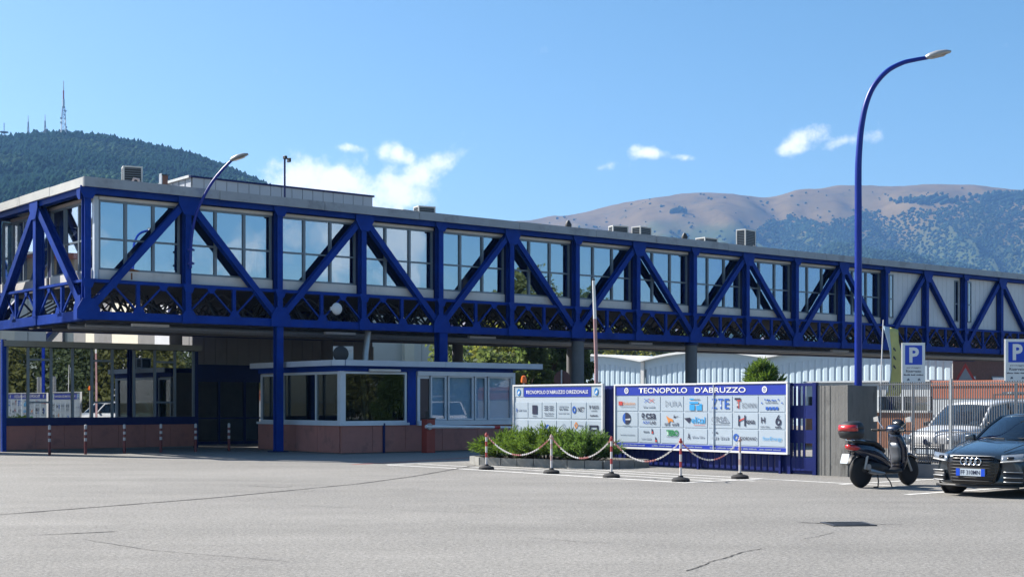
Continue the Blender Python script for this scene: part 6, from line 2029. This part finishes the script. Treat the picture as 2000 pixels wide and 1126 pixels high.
def sup(st, axis='x', n=16, e=.75):
    rings = []
    for c, z, hh, w in st:
        rg = []
        for k in range(n):
            a = 2 * math.pi * k / n
            ca, sa = math.cos(a), math.sin(a)
            y_ = w * math.copysign(abs(ca) ** e, ca); z_ = hh * math.copysign(abs(sa) ** e, sa)
            rg.append((c, y_, z + z_) if axis == 'x' else (z + z_, y_, c))
        rings.append(rg)
    return MB().loft(rings)


for x, wr, ww in ((0, .30, .065), (1.40, .29, .055)):
    w = MB().lathe([(.17, -ww), (.24, -ww), (wr - .02, -ww * .75), (wr, -ww * .25), (wr, ww * .25), (wr - .02, ww * .75), (.24, ww), (.17, ww)], 28, (x, 0, wr), 'y').build('wheel', BLACK, t, True)
    MB().lathe([(.03, -.05), (.08, -.05), (.08, .05), (.03, .05)], 16, (x, 0, wr), 'y').build('hub', STEEL, w, True)
    for k in range(6):
        a = k * math.pi / 3
        MB().beam((x, 0, wr), (x + .19 * math.cos(a), 0, wr + .19 * math.sin(a)), .035, .05, (0, 1, 0)).build('spoke', BLACKP, w)
    MB().lathe([(.172, -ww * .8), (.19, -ww * .7), (.19, ww * .7), (.172, ww * .8)], 24, (x, 0, wr), 'y').build('rim', BLACKP, w, True)
sup([(-.30, .78, .035, .05), (-.22, .76, .09, .11), (-.05, .72, .14, .16), (.2, .67, .16, .19), (.42, .60, .16, .18), (.6, .50, .14, .17), (.70, .42, .09, .16)]).build('tail_body', SCB, t, 'all')
sup([(-.05, .36, .07, .06), (.12, .38, .13, .13), (.4, .37, .14, .15), (.64, .34, .10, .15)]).build('engine_casing', BLACKP, t, 'all')
sup([(-.12, .885, .03, .11), (0, .885, .055, .135), (.25, .87, .055, .14), (.42, .80, .07, .135), (.60, .70, .05, .10)]).build('seat', mat('seat_vinyl', (0.012, 0.012, 0.013), 0.55), t, 'all')
sup([(.55, .31, .055, .17), (.8, .29, .05, .19), (1.02, .31, .06, .17)]).build('footboard', BLACKP, t, 'all')
sup([(.28, 1.06, .06, .15), (.5, 1.12, .075, .20), (.75, 1.09, .08, .215), (.95, 1.02, .085, .17), (1.05, .99, .06, .11)], 'z').build('leg_shield', SCB, t, 'all')
sup([(.44, 1.02, .03, .10), (.58, 1.043, .035, .13), (.74, 1.01, .035, .135), (.85, .975, .03, .10)], 'z').build('inner_shield', SILVP, t, 'all')
sup([(.86, 1.10, .05, .10), (.94, 1.12, .085, .17), (1.05, 1.11, .085, .18), (1.14, 1.08, .045, .10)]).build('headset', SCB, t, 'all')
sup([(1.02, 1.18, .06, .10), (1.08, 1.22, .10, .15), (1.16, 1.20, .07, .13), (1.2, 1.14, .03, .09)]).build('fly_screen', BLACKG, t, 'all')
MB().tube([(.82, -.36, 1.10), (.94, -.2, 1.10), (.98, 0, 1.09), (.94, .2, 1.10), (.82, .36, 1.10)], .018, 8).build('handlebar', BLACKP, t, True)
for sg in (-1, 1):
    MB().tube([(.80, sg * .39, 1.10), (.84, sg * .27, 1.10)], .024, 8).build('grip', BLACK, t, True)
    MB().lathe([(.005, sg * .385), (.025, sg * .39), (.025, sg * .41), (.005, sg * .415)], 10, (.80, 0, 1.10), 'y').build('bar_weight', BLACKP, t, True)
    MB().tube([(.9, sg * .2, 1.13), (.92, sg * .30, 1.22), (.93, sg * .36, 1.28)], .010, 6).build('mirror_stalk', CHROME, t, True)
    c = Vector((.93, sg * .40, 1.32))
    mi = MB().loft([[c + Vector((dx, a * sc, b * sc)) for a, b in ((-.07, -.055), (.06, -.06), (.08, .03), (-.05, .06))] for dx, sc in ((-.012, 1), (.03, .8))]).build('mirror', BLACKP if sg > 0 else WHITEP, t, 'all', .01)
    MB().loft([[c + Vector((dx, a * .92, b * .92)) for a, b in ((-.07, -.055), (.06, -.06), (.08, .03), (-.05, .06))] for dx in (-.018, -.0135)]).build('mirror_glass', CHROME, mi)
    MB().tube([(1.10, sg * .085, .80), (1.25, sg * .085, .55), (1.40, sg * .085, .29)], [.03, .028, .022], 8).build('fork_leg', STEEL, t, True)
sup([(1.12, .50, .03, .06), (1.22, .58, .05, .085), (1.38, .62, .035, .09), (1.55, .56, .03, .08), (1.66, .47, .015, .06)]).build('front_fender', SCB, t, 'all')
sup([(-.36, .46, .02, .05), (-.30, .56, .03, .07), (-.18, .63, .03, .08), (-.02, .63, .02, .07)]).build('rear_fender', BLACKP, t, 'all')
sup([(-.38, .80, .03, .06), (-.34, .79, .055, .10), (-.22, .77, .06, .125), (-.14, .76, .04, .13)]).build('tail_light', mat('red_lens', (0.5, 0.015, 0.015), 0.15, coat=1.0), t, 'all')
MB().beam((-.42, 0, .66), (-.48, 0, .48), .18, .008, (1, 0, .2)).build('number_plate', SIGNW, t)
MB().beam((-.30, 0, .70), (-.42, 0, .62), .06, .03, (0, 0, 1)).build('plate_bracket', BLACKP, t)
rk = MB().tube([(-.30, -.1, .93), (.02, -.12, .90)], .012, 6).tube([(-.30, .1, .93), (.02, .12, .90)], .012, 6).build('rack', CHROME, t, True)
tcse = sup([(.94, -.24, .15, .12), (.97, -.26, .21, .20), (1.05, -.27, .235, .225), (1.14, -.27, .23, .22)], 'z').build('top_case', BLACKP, t, 'all')
sup([(1.142, -.27, .232, .222), (1.20, -.26, .22, .205), (1.26, -.24, .18, .16), (1.285, -.22, .10, .09)], 'z').build('case_lid', BLACKP, tcse, 'all')
s = MB(); rg0, rg1 = [], []
for k in range(13):
    a = math.pi * (.55 + .9 * k / 12)
    ca, sa = math.cos(a), math.sin(a)
    f = lambda r, w: (-.27 + r * math.copysign(abs(ca) ** .75, ca), w * math.copysign(abs(sa) ** .75, sa))
    x0_, y0_ = f(.240, .230); x1_, y1_ = f(.228, .214)
    rg0.append((x0_, y0_, 1.10)); rg1.append((x1_, y1_, 1.215))
s.loft([rg0, rg1], False)
o = s.build('case_reflector', MATS['red_lens'], tcse, 'all'); md = o.modifiers.new('s', 'SOLIDIFY'); md.thickness = .012
MB().tube([(.35, -.12, .26), (.28, -.20, .12), (.24, -.22, .0)], .014, 6).tube([(.24, -.22, .012), (.12, -.22, .012)], .014, 6).build('centre_stand', BLACKP, t, True)
MB().tube([(.52, -.14, .26), (.60, -.22, .1), (.63, -.24, .0)], .012, 6).build('side_stand', BLACKP, t, True)
MB().tube([(.10, -.13, .33), (.35, -.16, .28), (.52, -.15, .27)], [.05, .04, .02], 8).build('exhaust', STEEL, t, True)
MB().tube([(0, -.11, .36), (.04, -.13, .62)], .026, 8).build('shock_absorber', STEEL, t, True)
MB().lathe([(.01, -.02), (.06, -.02), (.06, .02), (.01, .02)], 12, (.05, -.15, .40), 'y').build('gear_cover', STEEL, t, True)
MB().lathe([(.01, -.02), (.055, -.02), (.06, .0), (.03, .02)], 14, (1.235, 0, .93), 'x').build('headlamp', HLG, t, True)
bicycle((11.6, 37.2, 1.10 - 1.1), R(20), 'black bicycle leaning behind the fence left of the white van', BLACKP)
